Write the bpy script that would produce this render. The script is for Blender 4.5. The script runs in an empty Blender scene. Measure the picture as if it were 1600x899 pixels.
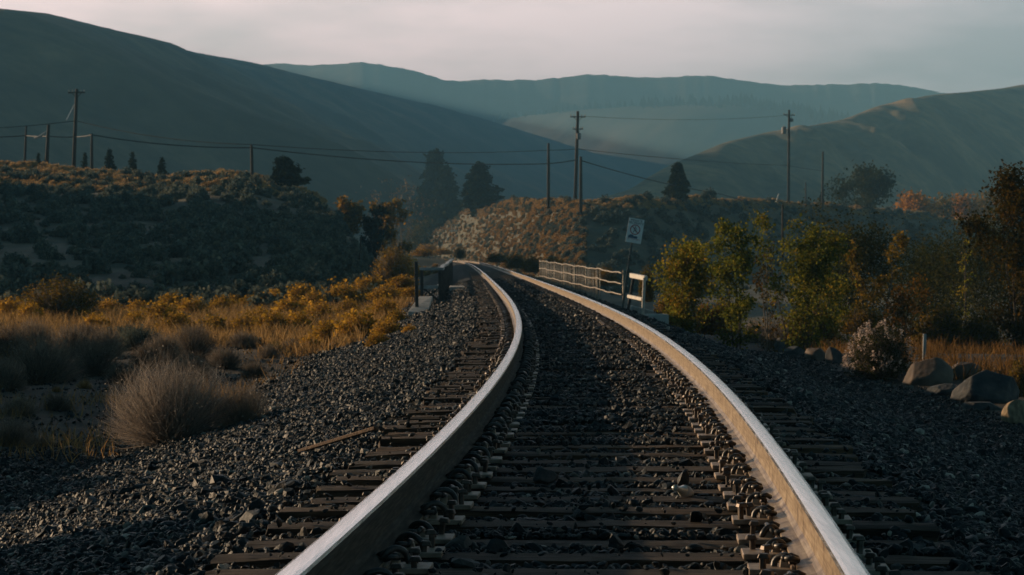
import bpy, bmesh, math, random
import numpy as np
from mathutils import Vector, Matrix

random.seed(7)
rng = np.random.default_rng(11)
C = bpy.context.scene.collection
R = math.radians
scene = bpy.context.scene

# ------------------------------------------------------------------ camera
F = 3900.0                     # focal length in pixels of the 1600 px wide photo
CAMZ = 1.05
PITCH = math.atan(51.5 / F)


def at(px, py, Y):
    """world point that stands Y metres ahead in the direction of a photo pixel"""
    u, v = (px - 800.0) / F, (449.5 - py) / F
    dy = math.cos(PITCH) + v * math.sin(PITCH)
    dz = -math.sin(PITCH) + v * math.cos(PITCH)
    k = Y / dy
    return Vector((u * k, Y, CAMZ + dz * k))


cam_d = bpy.data.cameras.new('camera')
cam_d.sensor_width = 36.0
cam_d.lens = F / 1600 * 36
cam_d.clip_start = 0.1
cam_d.clip_end = 30000
cam_d.dof.use_dof = True
cam_d.dof.focus_distance = 11.5
cam_d.dof.aperture_fstop = 14.0
cam = bpy.data.objects.new('camera', cam_d)
C.objects.link(cam)
cam.location = (0, 0, CAMZ)
cam.rotation_euler = (math.pi / 2 - PITCH, 0, 0)
scene.camera = cam

# ------------------------------------------------------------------ light
SUN_AZ = R(60)                 # degrees to the left of straight ahead
SUN_EL = R(12)
S = Vector((-math.sin(SUN_AZ) * math.cos(SUN_EL), math.cos(SUN_AZ) * math.cos(SUN_EL), math.sin(SUN_EL)))
sd = bpy.data.lights.new('sun', 'SUN')
sd.energy = 5.0
sd.angle = R(0.5)
sd.color = (1.0, 0.69, 0.42)
so = bpy.data.objects.new('sun', sd)
C.objects.link(so)
so.rotation_euler = S.to_track_quat('Z', 'Y').to_euler()

# ------------------------------------------------------------------ helpers


def fbm(x, y, seed=0, octaves=4, gain=0.5):
    """value noise, about -1..1"""
    def h(i, j, s):
        n = (i.astype(np.int64) * 374761393 + j.astype(np.int64) * 668265263 + s * 974711) & 0x7fffffff
        n = ((n ^ (n >> 13)) * 1274126177) & 0x7fffffff
        return ((n ^ (n >> 16)) & 0xffff) / 32767.5 - 1.0
    x = np.asarray(x, float); y = np.asarray(y, float)
    out = np.zeros(np.broadcast(x, y).shape); a = 1.0; tot = 0
    for o in range(octaves):
        xi, yi = np.floor(x), np.floor(y)
        fx, fy = x - xi, y - yi
        fx, fy = fx * fx * (3 - 2 * fx), fy * fy * (3 - 2 * fy)
        s = seed * 17 + o
        v = (h(xi, yi, s) * (1 - fx) + h(xi + 1, yi, s) * fx) * (1 - fy) + (h(xi, yi + 1, s) * (1 - fx) + h(xi + 1, yi + 1, s) * fx) * fy
        out = out + a * v; tot += a
        a *= gain; x = x * 2.03 + 5.1; y = y * 2.03 + 9.7
    return out / tot


def sstep(a, b, x):
    t = np.clip((np.asarray(x, float) - a) / (b - a), 0, 1)
    return t * t * (3 - 2 * t)


def np_mesh(name, V, faces, mats, midx=None, smooth=False):
    """faces: list of (n,k) index arrays"""
    me = bpy.data.meshes.new(name)
    V = np.ascontiguousarray(V, np.float32)
    me.vertices.add(len(V)); me.vertices.foreach_set('co', V.ravel())
    loops = np.concatenate([f.ravel() for f in faces]).astype(np.int32)
    sizes = np.concatenate([np.full(len(f), f.shape[1], np.int32) for f in faces])
    starts = np.concatenate([[0], np.cumsum(sizes)[:-1]]).astype(np.int32)
    me.loops.add(len(loops)); me.loops.foreach_set('vertex_index', loops)
    me.polygons.add(len(sizes)); me.polygons.foreach_set('loop_start', starts)
    try:
        me.polygons.foreach_set('loop_total', sizes)
    except Exception:
        pass
    if midx is not None:
        me.polygons.foreach_set('material_index', np.asarray(midx, np.int32))
    me.polygons.foreach_set('use_smooth', np.full(len(sizes), smooth, bool))
    for m in (mats if isinstance(mats, (list, tuple)) else [mats]):
        me.materials.append(m)
    me.update(calc_edges=True); me.validate()
    return me


def link(name, me, parent=None, loc=None, rot=None, scale=None):
    o = bpy.data.objects.new(name, me)
    C.objects.link(o)
    if parent is not None:
        o.parent = parent
    if loc is not None:
        o.location = loc
    if rot is not None:
        o.rotation_euler = rot
    if scale is not None:
        o.scale = scale
    return o


def tag(o, label=None, cat=None, group=None, kind=None):
    if label: o['label'] = label
    if cat: o['category'] = cat
    if group: o['group'] = group
    if kind: o['kind'] = kind
    return o


def empty(name, loc, rz=0.0, label=None, cat=None, group=None):
    o = bpy.data.objects.new(name, None)
    o.empty_display_size = 0.1
    C.objects.link(o)
    o.location = loc
    o.rotation_euler = (0, 0, rz)
    return tag(o, label, cat, group)


def copy_tree(o, parent=None):
    c = o.copy(); C.objects.link(c)
    if parent is not None:
        c.parent = parent
    for ch in list(o.children):
        copy_tree(ch, c)
    return c


class MB:
    """collects shapes into one mesh"""
    def __init__(self):
        self.V = []; self.Fc = []; self.M = []

    def add(self, vs, fs, m=0):
        b = len(self.V)
        self.V += [tuple(v) for v in vs]
        self.Fc += [tuple(i + b for i in f) for f in fs]
        self.M += [m] * len(fs)
        return self

    def box(self, c, s, rot=None, m=0, taper=1.0):
        x, y, z = s[0] / 2, s[1] / 2, s[2] / 2
        vs = [(-x, -y, -z), (x, -y, -z), (x, y, -z), (-x, y, -z), (-x * taper, -y * taper, z), (x * taper, -y * taper, z), (x * taper, y * taper, z), (-x * taper, y * taper, z)]
        rm = rot if rot is not None else Matrix.Identity(3)
        c = Vector(c)
        return self.add([c + rm @ Vector(v) for v in vs], [(0, 3, 2, 1), (4, 5, 6, 7), (0, 1, 5, 4), (1, 2, 6, 5), (2, 3, 7, 6), (3, 0, 4, 7)], m)

    def beam(self, a, b, w, h, m=0):
        """rectangular bar from a to b"""
        a, b = Vector(a), Vector(b)
        d = (b - a); L = d.length; d.normalize()
        up = Vector((0, 0, 1)) if abs(d.z) < 0.95 else Vector((0, 1, 0))
        x = d.cross(up).normalized(); z = x.cross(d)
        rm = Matrix((x, d, z)).transposed()
        return self.box((a + b) / 2, (w, L, h), rm, m)

    def tube(self, pts, rad, n=8, m=0, cap=True):
        pts = [Vector(p) for p in pts]
        if not isinstance(rad, (list, tuple)): rad = [rad] * len(pts)
        vs = []
        ref = None
        for i, p in enumerate(pts):
            d = (pts[min(i + 1, len(pts) - 1)] - pts[max(i - 1, 0)]).normalized()
            if ref is None:
                ref = d.orthogonal().normalized()
            ref = (ref - d * ref.dot(d))
            ref = ref.normalized() if ref.length > 1e-6 else d.orthogonal().normalized()
            q = d.cross(ref)
            for k in range(n):
                a = 2 * math.pi * k / n
                vs.append(p + (ref * math.cos(a) + q * math.sin(a)) * rad[i])
        fs = []
        for i in range(len(pts) - 1):
            for k in range(n):
                k2 = (k + 1) % n
                fs.append((i * n + k, i * n + k2, (i + 1) * n + k2, (i + 1) * n + k))
        if cap:
            fs.append(tuple(reversed(range(n))))
            fs.append(tuple((len(pts) - 1) * n + k for k in range(n)))
        return self.add(vs, fs, m)

    def lathe(self, c, prof, n=12, m=0, rot=None):
        rm = rot if rot is not None else Matrix.Identity(3)
        c = Vector(c); vs = []
        for r, z in prof:
            for k in range(n):
                a = 2 * math.pi * k / n
                vs.append(c + rm @ Vector((r * math.cos(a), r * math.sin(a), z)))
        fs = [(i * n + k, i * n + (k + 1) % n, (i + 1) * n + (k + 1) % n, (i + 1) * n + k) for i in range(len(prof) - 1) for k in range(n)]
        fs.append(tuple(reversed(range(n)))); fs.append(tuple((len(prof) - 1) * n + k for k in range(n)))
        return self.add(vs, fs, m)

    def mesh(self, name, mats, smooth=False, bevel=0.0):
        me = bpy.data.meshes.new(name)
        me.from_pydata(self.V, [], self.Fc)
        for mt in (mats if isinstance(mats, (list, tuple)) else [mats]):
            me.materials.append(mt)
        me.polygons.foreach_set('material_index', self.M)
        if smooth:
            me.polygons.foreach_set('use_smooth', [True] * len(me.polygons))
        me.update(); me.validate()
        if bevel > 0:
            bm = bmesh.new(); bm.from_mesh(me)
            bmesh.ops.bevel(bm, geom=bm.edges[:], offset=bevel, segments=1, affect='EDGES', clamp_overlap=True)
            bm.to_mesh(me); bm.free()
        return me

    def build(self, name, mats, parent=None, loc=None, rot=None, smooth=False, bevel=0.0):
        return link(name, self.mesh(name, mats, smooth, bevel), parent, loc, rot)


# ------------------------------------------------------------------ materials
class NT:
    def __init__(self, name):
        self.m = bpy.data.materials.new(name); self.m.use_nodes = True
        self.t = self.m.node_tree; self.t.nodes.clear()
        self.out = self.n('ShaderNodeOutputMaterial')

    def n(self, typ, **kw):
        nd = self.t.nodes.new(typ)
        for k, v in kw.items():
            setattr(nd, k, v)
        return nd

    def l(self, a, b): self.t.links.new(a, b)

    def ramp(self, fac, stops):
        r = self.n('ShaderNodeValToRGB'); e = r.color_ramp.elements
        while len(e) < len(stops): e.new(0.5)
        for i, (p, c) in enumerate(stops):
            e[i].position = p; e[i].color = (*c, 1)
        self.l(fac, r.inputs[0]); return r.outputs[0]

    def noise(self, vec, scale, detail=4, rough=0.55, dims='3D'):
        nn = self.n('ShaderNodeTexNoise'); nn.noise_dimensions = dims
        nn.inputs['Scale'].default_value = scale; nn.inputs['Detail'].default_value = detail; nn.inputs['Roughness'].default_value = rough
        if vec is not None: self.l(vec, nn.inputs['Vector'])
        return nn.outputs[0]

    def mapping(self, vec, sc):
        mp = self.n('ShaderNodeMapping'); mp.inputs['Scale'].default_value = sc
        self.l(vec, mp.inputs['Vector']); return mp.outputs[0]

    def mix(self, fac, a, b, blend='MIX'):
        mx = self.n('ShaderNodeMix', data_type='RGBA', blend_type=blend)
        if isinstance(fac, (int, float)): mx.inputs[0].default_value = fac
        else: self.l(fac, mx.inputs[0])
        for s, v in ((6, a), (7, b)):
            if isinstance(v, tuple): mx.inputs[s].default_value = (*v, 1)
            else: self.l(v, mx.inputs[s])
        return mx.outputs[2]

    def bump(self, h, strength, dist):
        b = self.n('ShaderNodeBump'); b.inputs['Strength'].default_value = strength; b.inputs['Distance'].default_value = dist
        self.l(h, b.inputs['Height']); return b.outputs[0]

    def bsdf(self, col, rough=0.8, metal=0.0, spec=0.3, normal=None):
        p = self.n('ShaderNodeBsdfPrincipled')
        if isinstance(col, tuple): p.inputs['Base Color'].default_value = (*col, 1)
        else: self.l(col, p.inputs['Base Color'])
        for k, v in (('Roughness', rough), ('Metallic', metal), ('Specular IOR Level', spec)):
            if isinstance(v, (int, float)): p.inputs[k].default_value = v
            else: self.l(v, p.inputs[k])
        if normal is not None: self.l(normal, p.inputs['Normal'])
        self.l(p.outputs[0], self.out.inputs['Surface']); return p


def simple(name, stops, scale=6.0, rough=0.8, metal=0.0, spec=0.3, bump=0.0, stretch=None, dist=0.01, coord='Object', detail=5):
    k = NT(name); tc = k.n('ShaderNodeTexCoord'); v = tc.outputs[coord]
    if stretch: v = k.mapping(v, stretch)
    nz = k.noise(v, scale, detail)
    k.bsdf(k.ramp(nz, stops), rough, metal, spec, k.bump(nz, bump, dist) if bump else None)
    return k.m


def foliage(name, stops, trans=0.45, rough=0.7):
    """leaf material: colour differs leaf by leaf and clump by clump"""
    k = NT(name)
    g = k.n('ShaderNodeNewGeometry'); oi = k.n('ShaderNodeObjectInfo'); tc = k.n('ShaderNodeTexCoord')
    nz = k.noise(tc.outputs['Object'], 1.6, 3)
    a = k.n('ShaderNodeMath', operation='MULTIPLY'); a.inputs[1].default_value = 0.45; k.l(g.outputs['Random Per Island'], a.inputs[0])
    b = k.n('ShaderNodeMath', operation='MULTIPLY'); b.inputs[1].default_value = 0.9; k.l(nz, b.inputs[0])
    c = k.n('ShaderNodeMath', operation='ADD'); k.l(a.outputs[0], c.inputs[0]); k.l(b.outputs[0], c.inputs[1])
    d = k.n('ShaderNodeMath', operation='MULTIPLY_ADD'); d.inputs[1].default_value = 0.22; d.inputs[2].default_value = -0.25
    k.l(oi.outputs['Random'], d.inputs[0])
    e = k.n('ShaderNodeMath', operation='ADD'); k.l(c.outputs[0], e.inputs[0]); k.l(d.outputs[0], e.inputs[1])
    col = k.ramp(e.outputs[0], stops)
    df = k.n('ShaderNodeBsdfDiffuse'); tr = k.n('ShaderNodeBsdfTranslucent'); mx = k.n('ShaderNodeMixShader')
    k.l(col, df.inputs[0]); k.l(col, tr.inputs[0]); mx.inputs[0].default_value = trans
    k.l(df.outputs[0], mx.inputs[1]); k.l(tr.outputs[0], mx.inputs[2]); k.l(mx.outputs[0], k.out.inputs['Surface'])
    return k.m


def stone_mat(name, stops, scale=14.0, rough=0.6):
    k = NT(name); g = k.n('ShaderNodeNewGeometry'); tc = k.n('ShaderNodeTexCoord')
    col = k.ramp(g.outputs['Random Per Island'], stops)
    nz = k.noise(tc.outputs['Object'], scale, 5)
    col = k.mix(0.55, col, k.ramp(nz, [(0.3, (0.35, 0.35, 0.36)), (0.7, (1.25, 1.2, 1.15))]), 'MULTIPLY')
    k.bsdf(col, rough, 0, 0.22, k.bump(nz, 0.35, 0.02)); return k.m


M = {}
M['stone'] = stone_mat('crushed_stone', [(0, (0.004, 0.008, 0.011)), (0.5, (0.009, 0.017, 0.022)), (0.84, (0.020, 0.031, 0.037)), (0.95, (0.09, 0.085, 0.075)), (1, (0.36, 0.33, 0.28))], 30.0, 0.56)  # palest few stones stand in for sunlit glints
M['boulder'] = simple('boulder_stone', [(0.3, (0.022, 0.028, 0.033)), (0.5, (0.05, 0.055, 0.06)), (0.7, (0.11, 0.10, 0.092))], 5.0, 0.85, bump=0.8, dist=0.05)
M['brown_boulder'] = simple('brown_stone', [(0.3, (0.06, 0.045, 0.038)), (0.5, (0.11, 0.085, 0.07)), (0.7, (0.18, 0.14, 0.11))], 3.0, 0.8, bump=0.5, dist=0.04)
M['cut_stump'] = simple('stump_wood', [(0.3, (0.10, 0.075, 0.05)), (0.7, (0.36, 0.27, 0.17))], 2.0, 0.85, bump=0.7, dist=0.03, stretch=(9, 9, 0.8))
M['tie'] = None
k = NT('weathered_wood'); tc = k.n('ShaderNodeTexCoord'); oi = k.n('ShaderNodeObjectInfo')
vv = k.mapping(tc.outputs['Object'], (1.3, 26, 26))
n1 = k.noise(vv, 2.2, 6, 0.65); n2 = k.noise(tc.outputs['Object'], 3.0, 4)
col = k.ramp(n1, [(0.30, (0.016, 0.013, 0.011)), (0.46, (0.055, 0.043, 0.033)), (0.60, (0.12, 0.092, 0.066)), (0.78, (0.20, 0.155, 0.11))])
dk = k.ramp(n2, [(0.35, (0.35, 0.36, 0.38)), (0.65, (1.1, 1.0, 0.9))])
col = k.mix(1.0, col, dk, 'MULTIPLY')
tint = k.ramp(oi.outputs['Random'], [(0, (0.55, 0.55, 0.58)), (0.6, (0.9, 0.88, 0.85)), (1, (1.35, 1.15, 0.95))])
col = k.mix(1.0, col, tint, 'MULTIPLY')
k.bsdf(col, 0.82, 0, 0.25, k.bump(n1, 0.9, 0.012)); M['tie'] = k.m

k = NT('rail_steel_polished'); tc = k.n('ShaderNodeTexCoord')
nz = k.noise(k.mapping(tc.outputs['Object'], (30, 0.7, 30)), 3.0, 5)
nb = k.noise(tc.outputs['Object'], 0.8, 4)
rr = k.ramp(nz, [(0.3, (0.13, 0.13, 0.13)), (0.7, (0.25, 0.25, 0.25))])
k.bsdf(k.mix(nb, k.ramp(nz, [(0.3, (0.60, 0.58, 0.57)), (0.7, (0.82, 0.79, 0.76))]), (0.72, 0.66, 0.60)), rr, 0.9, 0.5, None); M['polish'] = k.m
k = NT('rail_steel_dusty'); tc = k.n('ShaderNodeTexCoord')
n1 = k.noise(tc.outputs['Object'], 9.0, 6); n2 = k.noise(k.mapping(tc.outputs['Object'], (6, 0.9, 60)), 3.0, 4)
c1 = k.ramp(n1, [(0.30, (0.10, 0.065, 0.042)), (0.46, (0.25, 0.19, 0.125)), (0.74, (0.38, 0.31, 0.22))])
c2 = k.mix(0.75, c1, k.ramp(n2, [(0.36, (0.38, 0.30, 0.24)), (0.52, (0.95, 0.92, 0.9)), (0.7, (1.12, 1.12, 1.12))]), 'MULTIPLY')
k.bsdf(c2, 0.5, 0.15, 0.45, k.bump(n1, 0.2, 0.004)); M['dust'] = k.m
k = NT('rail_steel_shade_side'); tc = k.n('ShaderNodeTexCoord')  # dark tone stands in for shade on the left rail's inner side
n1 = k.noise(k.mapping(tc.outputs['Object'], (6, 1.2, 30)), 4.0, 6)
k.bsdf(k.ramp(n1, [(0.3, (0.035, 0.032, 0.028)), (0.5, (0.065, 0.058, 0.048)), (0.72, (0.12, 0.10, 0.078))]), 0.85, 0.0, 0.08, k.bump(n1, 0.2, 0.004)); M['shade_side'] = k.m
M['plate'] = simple('plate_steel', [(0.3, (0.12, 0.085, 0.06)), (0.5, (0.26, 0.20, 0.15)), (0.7, (0.38, 0.31, 0.24))], 16.0, 0.6, 0.3, 0.4, bump=0.25, dist=0.004)
M['spike'] = simple('spike_steel', [(0.3, (0.035, 0.028, 0.024)), (0.7, (0.13, 0.10, 0.08))], 40.0, 0.5, 0.4, 0.4, bump=0.2, dist=0.003)
M['clip'] = simple('clip_steel', [(0.3, (0.025, 0.026, 0.028)), (0.7, (0.075, 0.07, 0.066))], 40.0, 0.42, 0.5, 0.5)
M['pole'] = simple('pole_wood', [(0.3, (0.02, 0.017, 0.014)), (0.7, (0.075, 0.058, 0.045))], 2.0, 0.9, bump=0.4, dist=0.02, stretch=(8, 8, 0.5))
M['fit'] = simple('pole_fitting_metal', [(0.3, (0.10, 0.10, 0.10)), (0.7, (0.22, 0.22, 0.22))], 5.0, 0.5, 0.5)
M['glaze'] = simple('glazed_ceramic', [(0.3, (0.35, 0.33, 0.32)), (0.7, (0.55, 0.53, 0.5))], 5.0, 0.2)
M['wire'] = simple('cable_black', [(0.3, (0.012, 0.013, 0.014)), (0.7, (0.03, 0.03, 0.03))], 3.0, 0.6)
M['greyrail'] = simple('galvanised_grey', [(0.3, (0.17, 0.19, 0.20)), (0.7, (0.36, 0.38, 0.39))], 5.0, 0.5, 0.35, bump=0.15)
M['darkrail'] = simple('dark_railing_steel', [(0.3, (0.025, 0.028, 0.03)), (0.7, (0.07, 0.072, 0.072))], 6.0, 0.6, 0.3, bump=0.2)
M['whiterail'] = simple('worn_white_paint', [(0.26, (0.30, 0.25, 0.20)), (0.40, (0.66, 0.62, 0.56)), (0.7, (0.80, 0.77, 0.71))], 7.0, 0.55, bump=0.15)
M['wirefence'] = simple('pale_fence_metal', [(0.3, (0.20, 0.165, 0.13)), (0.7, (0.42, 0.37, 0.30))], 6.0, 0.55, 0.3)
M['picket'] = simple('picket_metal', [(0.3, (0.26, 0.22, 0.18)), (0.7, (0.46, 0.41, 0.34))], 6.0, 0.5, 0.2)
M['concrete'] = simple('concrete', [(0.25, (0.26, 0.25, 0.24)), (0.5, (0.42, 0.40, 0.38)), (0.75, (0.54, 0.52, 0.49))], 5.0, 0.9, bump=0.35, dist=0.02)
M['signwhite'] = simple('sign_white', [(0.3, (0.70, 0.71, 0.72)), (0.7, (0.84, 0.84, 0.84))], 9.0, 0.45)
M['signred'] = simple('sign_red', [(0.3, (0.30, 0.035, 0.04)), (0.7, (0.45, 0.06, 0.06))], 9.0, 0.5)
M['signblack'] = simple('sign_black', [(0.3, (0.012, 0.012, 0.014)), (0.7, (0.03, 0.03, 0.032))], 9.0, 0.5)
M['signblue'] = simple('sign_blue', [(0.3, (0.05, 0.09, 0.16)), (0.7, (0.12, 0.18, 0.26))], 20.0, 0.5)
M['signpost'] = simple('sign_post_green_steel', [(0.3, (0.06, 0.075, 0.075)), (0.7, (0.12, 0.14, 0.14))], 9.0, 0.5, 0.4)
M['bark'] = simple('bark', [(0.3, (0.03, 0.024, 0.02)), (0.7, (0.12, 0.10, 0.08))], 3.0, 0.9, bump=0.5, dist=0.02, stretch=(6, 6, 1))
M['palebark'] = simple('pale_bark', [(0.3, (0.10, 0.09, 0.08)), (0.7, (0.26, 0.24, 0.21))], 3.0, 0.9, bump=0.4, dist=0.02, stretch=(6, 6, 1))
M['plank'] = simple('splintered_plank', [(0.3, (0.05, 0.032, 0.022)), (0.7, (0.20, 0.13, 0.085))], 4.0, 0.85, bump=0.6, dist=0.01, stretch=(1, 20, 20))
M['bottle'] = simple('dirty_glass_label', [(0.3, (0.20, 0.27, 0.27)), (0.6, (0.5, 0.5, 0.45)), (0.75, (0.68, 0.62, 0.52))], 14.0, 0.25, 0, 0.6)
M['tarp'] = simple('blue_tarp', [(0.3, (0.015, 0.05, 0.13)), (0.7, (0.05, 0.11, 0.22))], 3.0, 0.5)

M['needle'] = foliage('pine_needles', [(0.25, (0.006, 0.012, 0.008)), (0.6, (0.018, 0.028, 0.013)), (0.9, (0.06, 0.062, 0.022))], 0.2)
M['poplar'] = foliage('poplar_leaves', [(0.2, (0.04, 0.055, 0.010)), (0.45, (0.12, 0.135, 0.020)), (0.70, (0.24, 0.20, 0.025)), (0.92, (0.42, 0.22, 0.028))], 0.5)
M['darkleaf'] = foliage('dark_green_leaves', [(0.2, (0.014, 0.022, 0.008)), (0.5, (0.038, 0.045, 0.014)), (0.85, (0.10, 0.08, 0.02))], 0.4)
M['orange'] = foliage('autumn_orange_leaves', [(0.2, (0.09, 0.055, 0.012)), (0.5, (0.26, 0.12, 0.015)), (0.85, (0.48, 0.21, 0.03))], 0.5)
M['rust'] = foliage('rust_brown_leaves', [(0.2, (0.02, 0.02, 0.006)), (0.5, (0.06, 0.045, 0.009)), (0.85, (0.19, 0.09, 0.014))], 0.4)
M['yellowgreen'] = foliage('yellowing_leaves', [(0.2, (0.045, 0.045, 0.010)), (0.5, (0.13, 0.095, 0.016)), (0.85, (0.33, 0.18, 0.03))], 0.5)
M['sage'] = foliage('sagebrush_leaves', [(0.2, (0.05, 0.072, 0.070)), (0.5, (0.115, 0.145, 0.13)), (0.85, (0.22, 0.22, 0.16))], 0.3)
M['straw'] = foliage('dry_straw', [(0.2, (0.13, 0.085, 0.04)), (0.5, (0.29, 0.18, 0.072)), (0.85, (0.48, 0.31, 0.13))], 0.45)
M['dimstraw'] = foliage('dim_verge_grass', [(0.2, (0.06, 0.035, 0.016)), (0.5, (0.14, 0.078, 0.030)), (0.85, (0.26, 0.14, 0.05))], 0.4)  # straw darkened in its colour for the dim light on this verge
M['palestraw'] = foliage('pale_crest_grass', [(0.2, (0.24, 0.16, 0.08)), (0.5, (0.46, 0.31, 0.15)), (0.85, (0.66, 0.45, 0.22))], 0.35)
M['rabbit'] = foliage('rabbitbrush_gold', [(0.2, (0.11, 0.085, 0.016)), (0.5, (0.36, 0.21, 0.025)), (0.85, (0.68, 0.38, 0.05))], 0.45)
M['twig'] = foliage('dry_twigs', [(0.2, (0.07, 0.062, 0.055)), (0.5, (0.19, 0.16, 0.13)), (0.85, (0.36, 0.29, 0.22))], 0.3)
M['palewig'] = foliage('pale_grey_twigs', [(0.2, (0.12, 0.105, 0.095)), (0.5, (0.30, 0.26, 0.225)), (0.85, (0.50, 0.42, 0.34))], 0.35)
M['plume'] = foliage('white_seed_plumes', [(0.2, (0.22, 0.16, 0.14)), (0.8, (0.60, 0.49, 0.42))], 0.5)
M['petal'] = foliage('yellow_petals', [(0.2, (0.60, 0.30, 0.02)), (0.8, (0.85, 0.50, 0.04))], 0.5)

# ground: ballast / dirt / hill, by the mask built into the sheet
k = NT('ground_earth'); tc = k.n('ShaderNodeTexCoord'); at_n = k.n('ShaderNodeAttribute', attribute_name='zone')
sep = k.n('ShaderNodeSeparateColor'); k.l(at_n.outputs['Color'], sep.inputs[0])
P = tc.outputs['Object']
vor = k.n('ShaderNodeTexVoronoi'); vor.inputs['Scale'].default_value = 16.0; k.l(P, vor.inputs['Vector'])
bal = k.ramp(vor.outputs['Color'], [(0.2, (0.009, 0.012, 0.015)), (0.6, (0.022, 0.028, 0.032)), (0.92, (0.065, 0.066, 0.062))])
nd = k.noise(P, 2.3, 6); nl = k.noise(P, 0.16, 6, 0.6); nf = k.noise(P, 0.55, 5, 0.6)
dirt = k.ramp(nd, [(0.32, (0.018, 0.016, 0.014)), (0.55, (0.04, 0.033, 0.026)), (0.75, (0.085, 0.064, 0.045))])
hill = k.ramp(nf, [(0.34, (0.08, 0.095, 0.08)), (0.54, (0.11, 0.105, 0.078)), (0.74, (0.17, 0.13, 0.082))])
sandy = k.ramp(nl, [(0.40, (0.6, 0.62, 0.62)), (0.62, (1.15, 1.1, 1.05))])
hill = k.mix(0.8, hill, sandy, 'MULTIPLY')
far = k.ramp(k.noise(P, 0.012, 6, 0.6), [(0.35, (0.06, 0.062, 0.04)), (0.52, (0.14, 0.11, 0.065)), (0.66, (0.26, 0.19, 0.11))])
col = k.mix(sep.outputs['Red'], dirt, bal); col = k.mix(sep.outputs['Green'], col, hill); col = k.mix(sep.outputs['Blue'], col, far)
hb = k.n('ShaderNodeMix', data_type='FLOAT'); k.l(sep.outputs['Red'], hb.inputs[0]); k.l(nd, hb.inputs[2]); k.l(vor.outputs['Distance'], hb.inputs[3])
k.bsdf(col, 0.9, 0, 0.2, k.bump(hb.outputs[0], 0.7, 0.05)); M['ground'] = k.m


def mountain_mat(name, stops, scale, detail=8):
    k = NT(name); tc = k.n('ShaderNodeTexCoord')
    nz = k.noise(tc.outputs['Object'], scale, detail, 0.62); n2 = k.noise(tc.outputs['Object'], scale * 9, 5, 0.6)
    c = k.mix(0.6, k.ramp(nz, stops), k.ramp(n2, [(0.38, (0.5, 0.55, 0.52)), (0.62, (1.2, 1.15, 1.1))]), 'MULTIPLY')
    k.bsdf(c, 0.95, 0, 0.1); return k.m


M['mount_near'] = mountain_mat('mountain_scrub', [(0.36, (0.038, 0.040, 0.030)), (0.52, (0.085, 0.078, 0.055)), (0.66, (0.20, 0.155, 0.10))], 0.010)
M['mount_hill'] = mountain_mat('dry_hill', [(0.36, (0.09, 0.085, 0.05)), (0.50, (0.19, 0.15, 0.085)), (0.64, (0.42, 0.28, 0.15))], 0.016)
M['mount_far'] = mountain_mat('mountain_forest', [(0.4, (0.035, 0.045, 0.03)), (0.6, (0.11, 0.095, 0.07))], 0.003)
M['forest'] = simple('far_conifers', [(0.3, (0.015, 0.025, 0.018)), (0.7, (0.035, 0.05, 0.03))], 0.05, 0.95)

# ------------------------------------------------------------------ the track's course
_ty = np.arange(-60, 900, 0.25)
_sl = np.interp(_ty, [-60, 0, 6.6, 9.2, 13.7, 21.3, 33.8, 48, 61, 107, 237, 300, 400, 500, 900],
                [0.09, 0.068, 0.060, 0.053, 0.040, 0.020, -0.004, -0.0145, -0.0185, -0.0195, -0.026, -0.036, -0.062, -0.11, -0.3])
_kk = np.ones(17) / 17
_sl = np.convolve(np.pad(_sl, 8, mode='edge'), _kk, mode='valid')
_tx = np.cumsum(_sl) * 0.25
_tx += 0.16 - np.interp(6.6, _ty, _tx)


def tx(Y): return np.interp(Y, _ty, _tx)
def heading(Y): return np.interp(Y, _ty, _sl)


def grade(Y): return -np.minimum(4.0 * (np.clip(np.asarray(Y, float) - 362, 0, None) / 100) ** 2, 3.5)   # the line dips beyond the bend


TIE = 0.5
TIE_Y = np.arange(0, 300) * TIE + 5.25 + 0.03 * np.sin(np.arange(0, 300) * 2.1)

# ------------------------------------------------------------------ terrain


def pxu(px): return (np.asarray(px, float) - 800) / F


L_PX = pxu([-900, -400, -200, -60, 0, 60, 120, 200, 250, 300, 350, 400, 450, 490, 510, 530, 552, 575, 600])
L_Y = [250, 250, 252, 260, 262, 263, 268, 272, 277, 270, 266, 273, 290, 304, 318, 332, 372, 402, 440]
M_PX = pxu([590, 640, 665, 690, 720, 760, 800, 850, 900, 1000, 1060, 1150, 1230, 1300, 1400, 1480, 1530, 1600, 1700, 2000, 2400])
M_Y = [420, 398, 376, 358, 340, 318, 313, 309, 306, 304, 304, 309, 317, 323, 334, 346, 356, 366, 374, 380, 380]
M_YR = [760, 730, 690, 630, 555, 455, 375, 325, 302, 306, 322, 352, 382, 405, 432, 452, 466, 485, 500, 520, 520]
M_W = [90, 90, 90, 85, 75, 72, 66, 56, 46, 44, 50, 58, 62, 64, 64, 64, 64, 64, 64, 64, 64]
_mu = np.linspace(M_PX[0], M_PX[-1], 1200)


def _smooth(tab, w):
    v = np.interp(_mu, M_PX, tab)
    kq = np.hanning(w); kq /= kq.sum()
    return np.convolve(np.pad(v, w // 2, mode='edge'), kq, 'valid')[:len(_mu)]


M_Y, M_YR, M_W = _smooth(M_Y, 15), _smooth(M_YR, 45), _smooth(M_W, 45)
M_PX = _mu


def zvalley(Y):
    Y = np.asarray(Y, float)
    return np.where(Y < 1200, np.clip(Y - 640, 0, None) * 0.0339, 19 + (Y - 1200) * 0.020)


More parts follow.
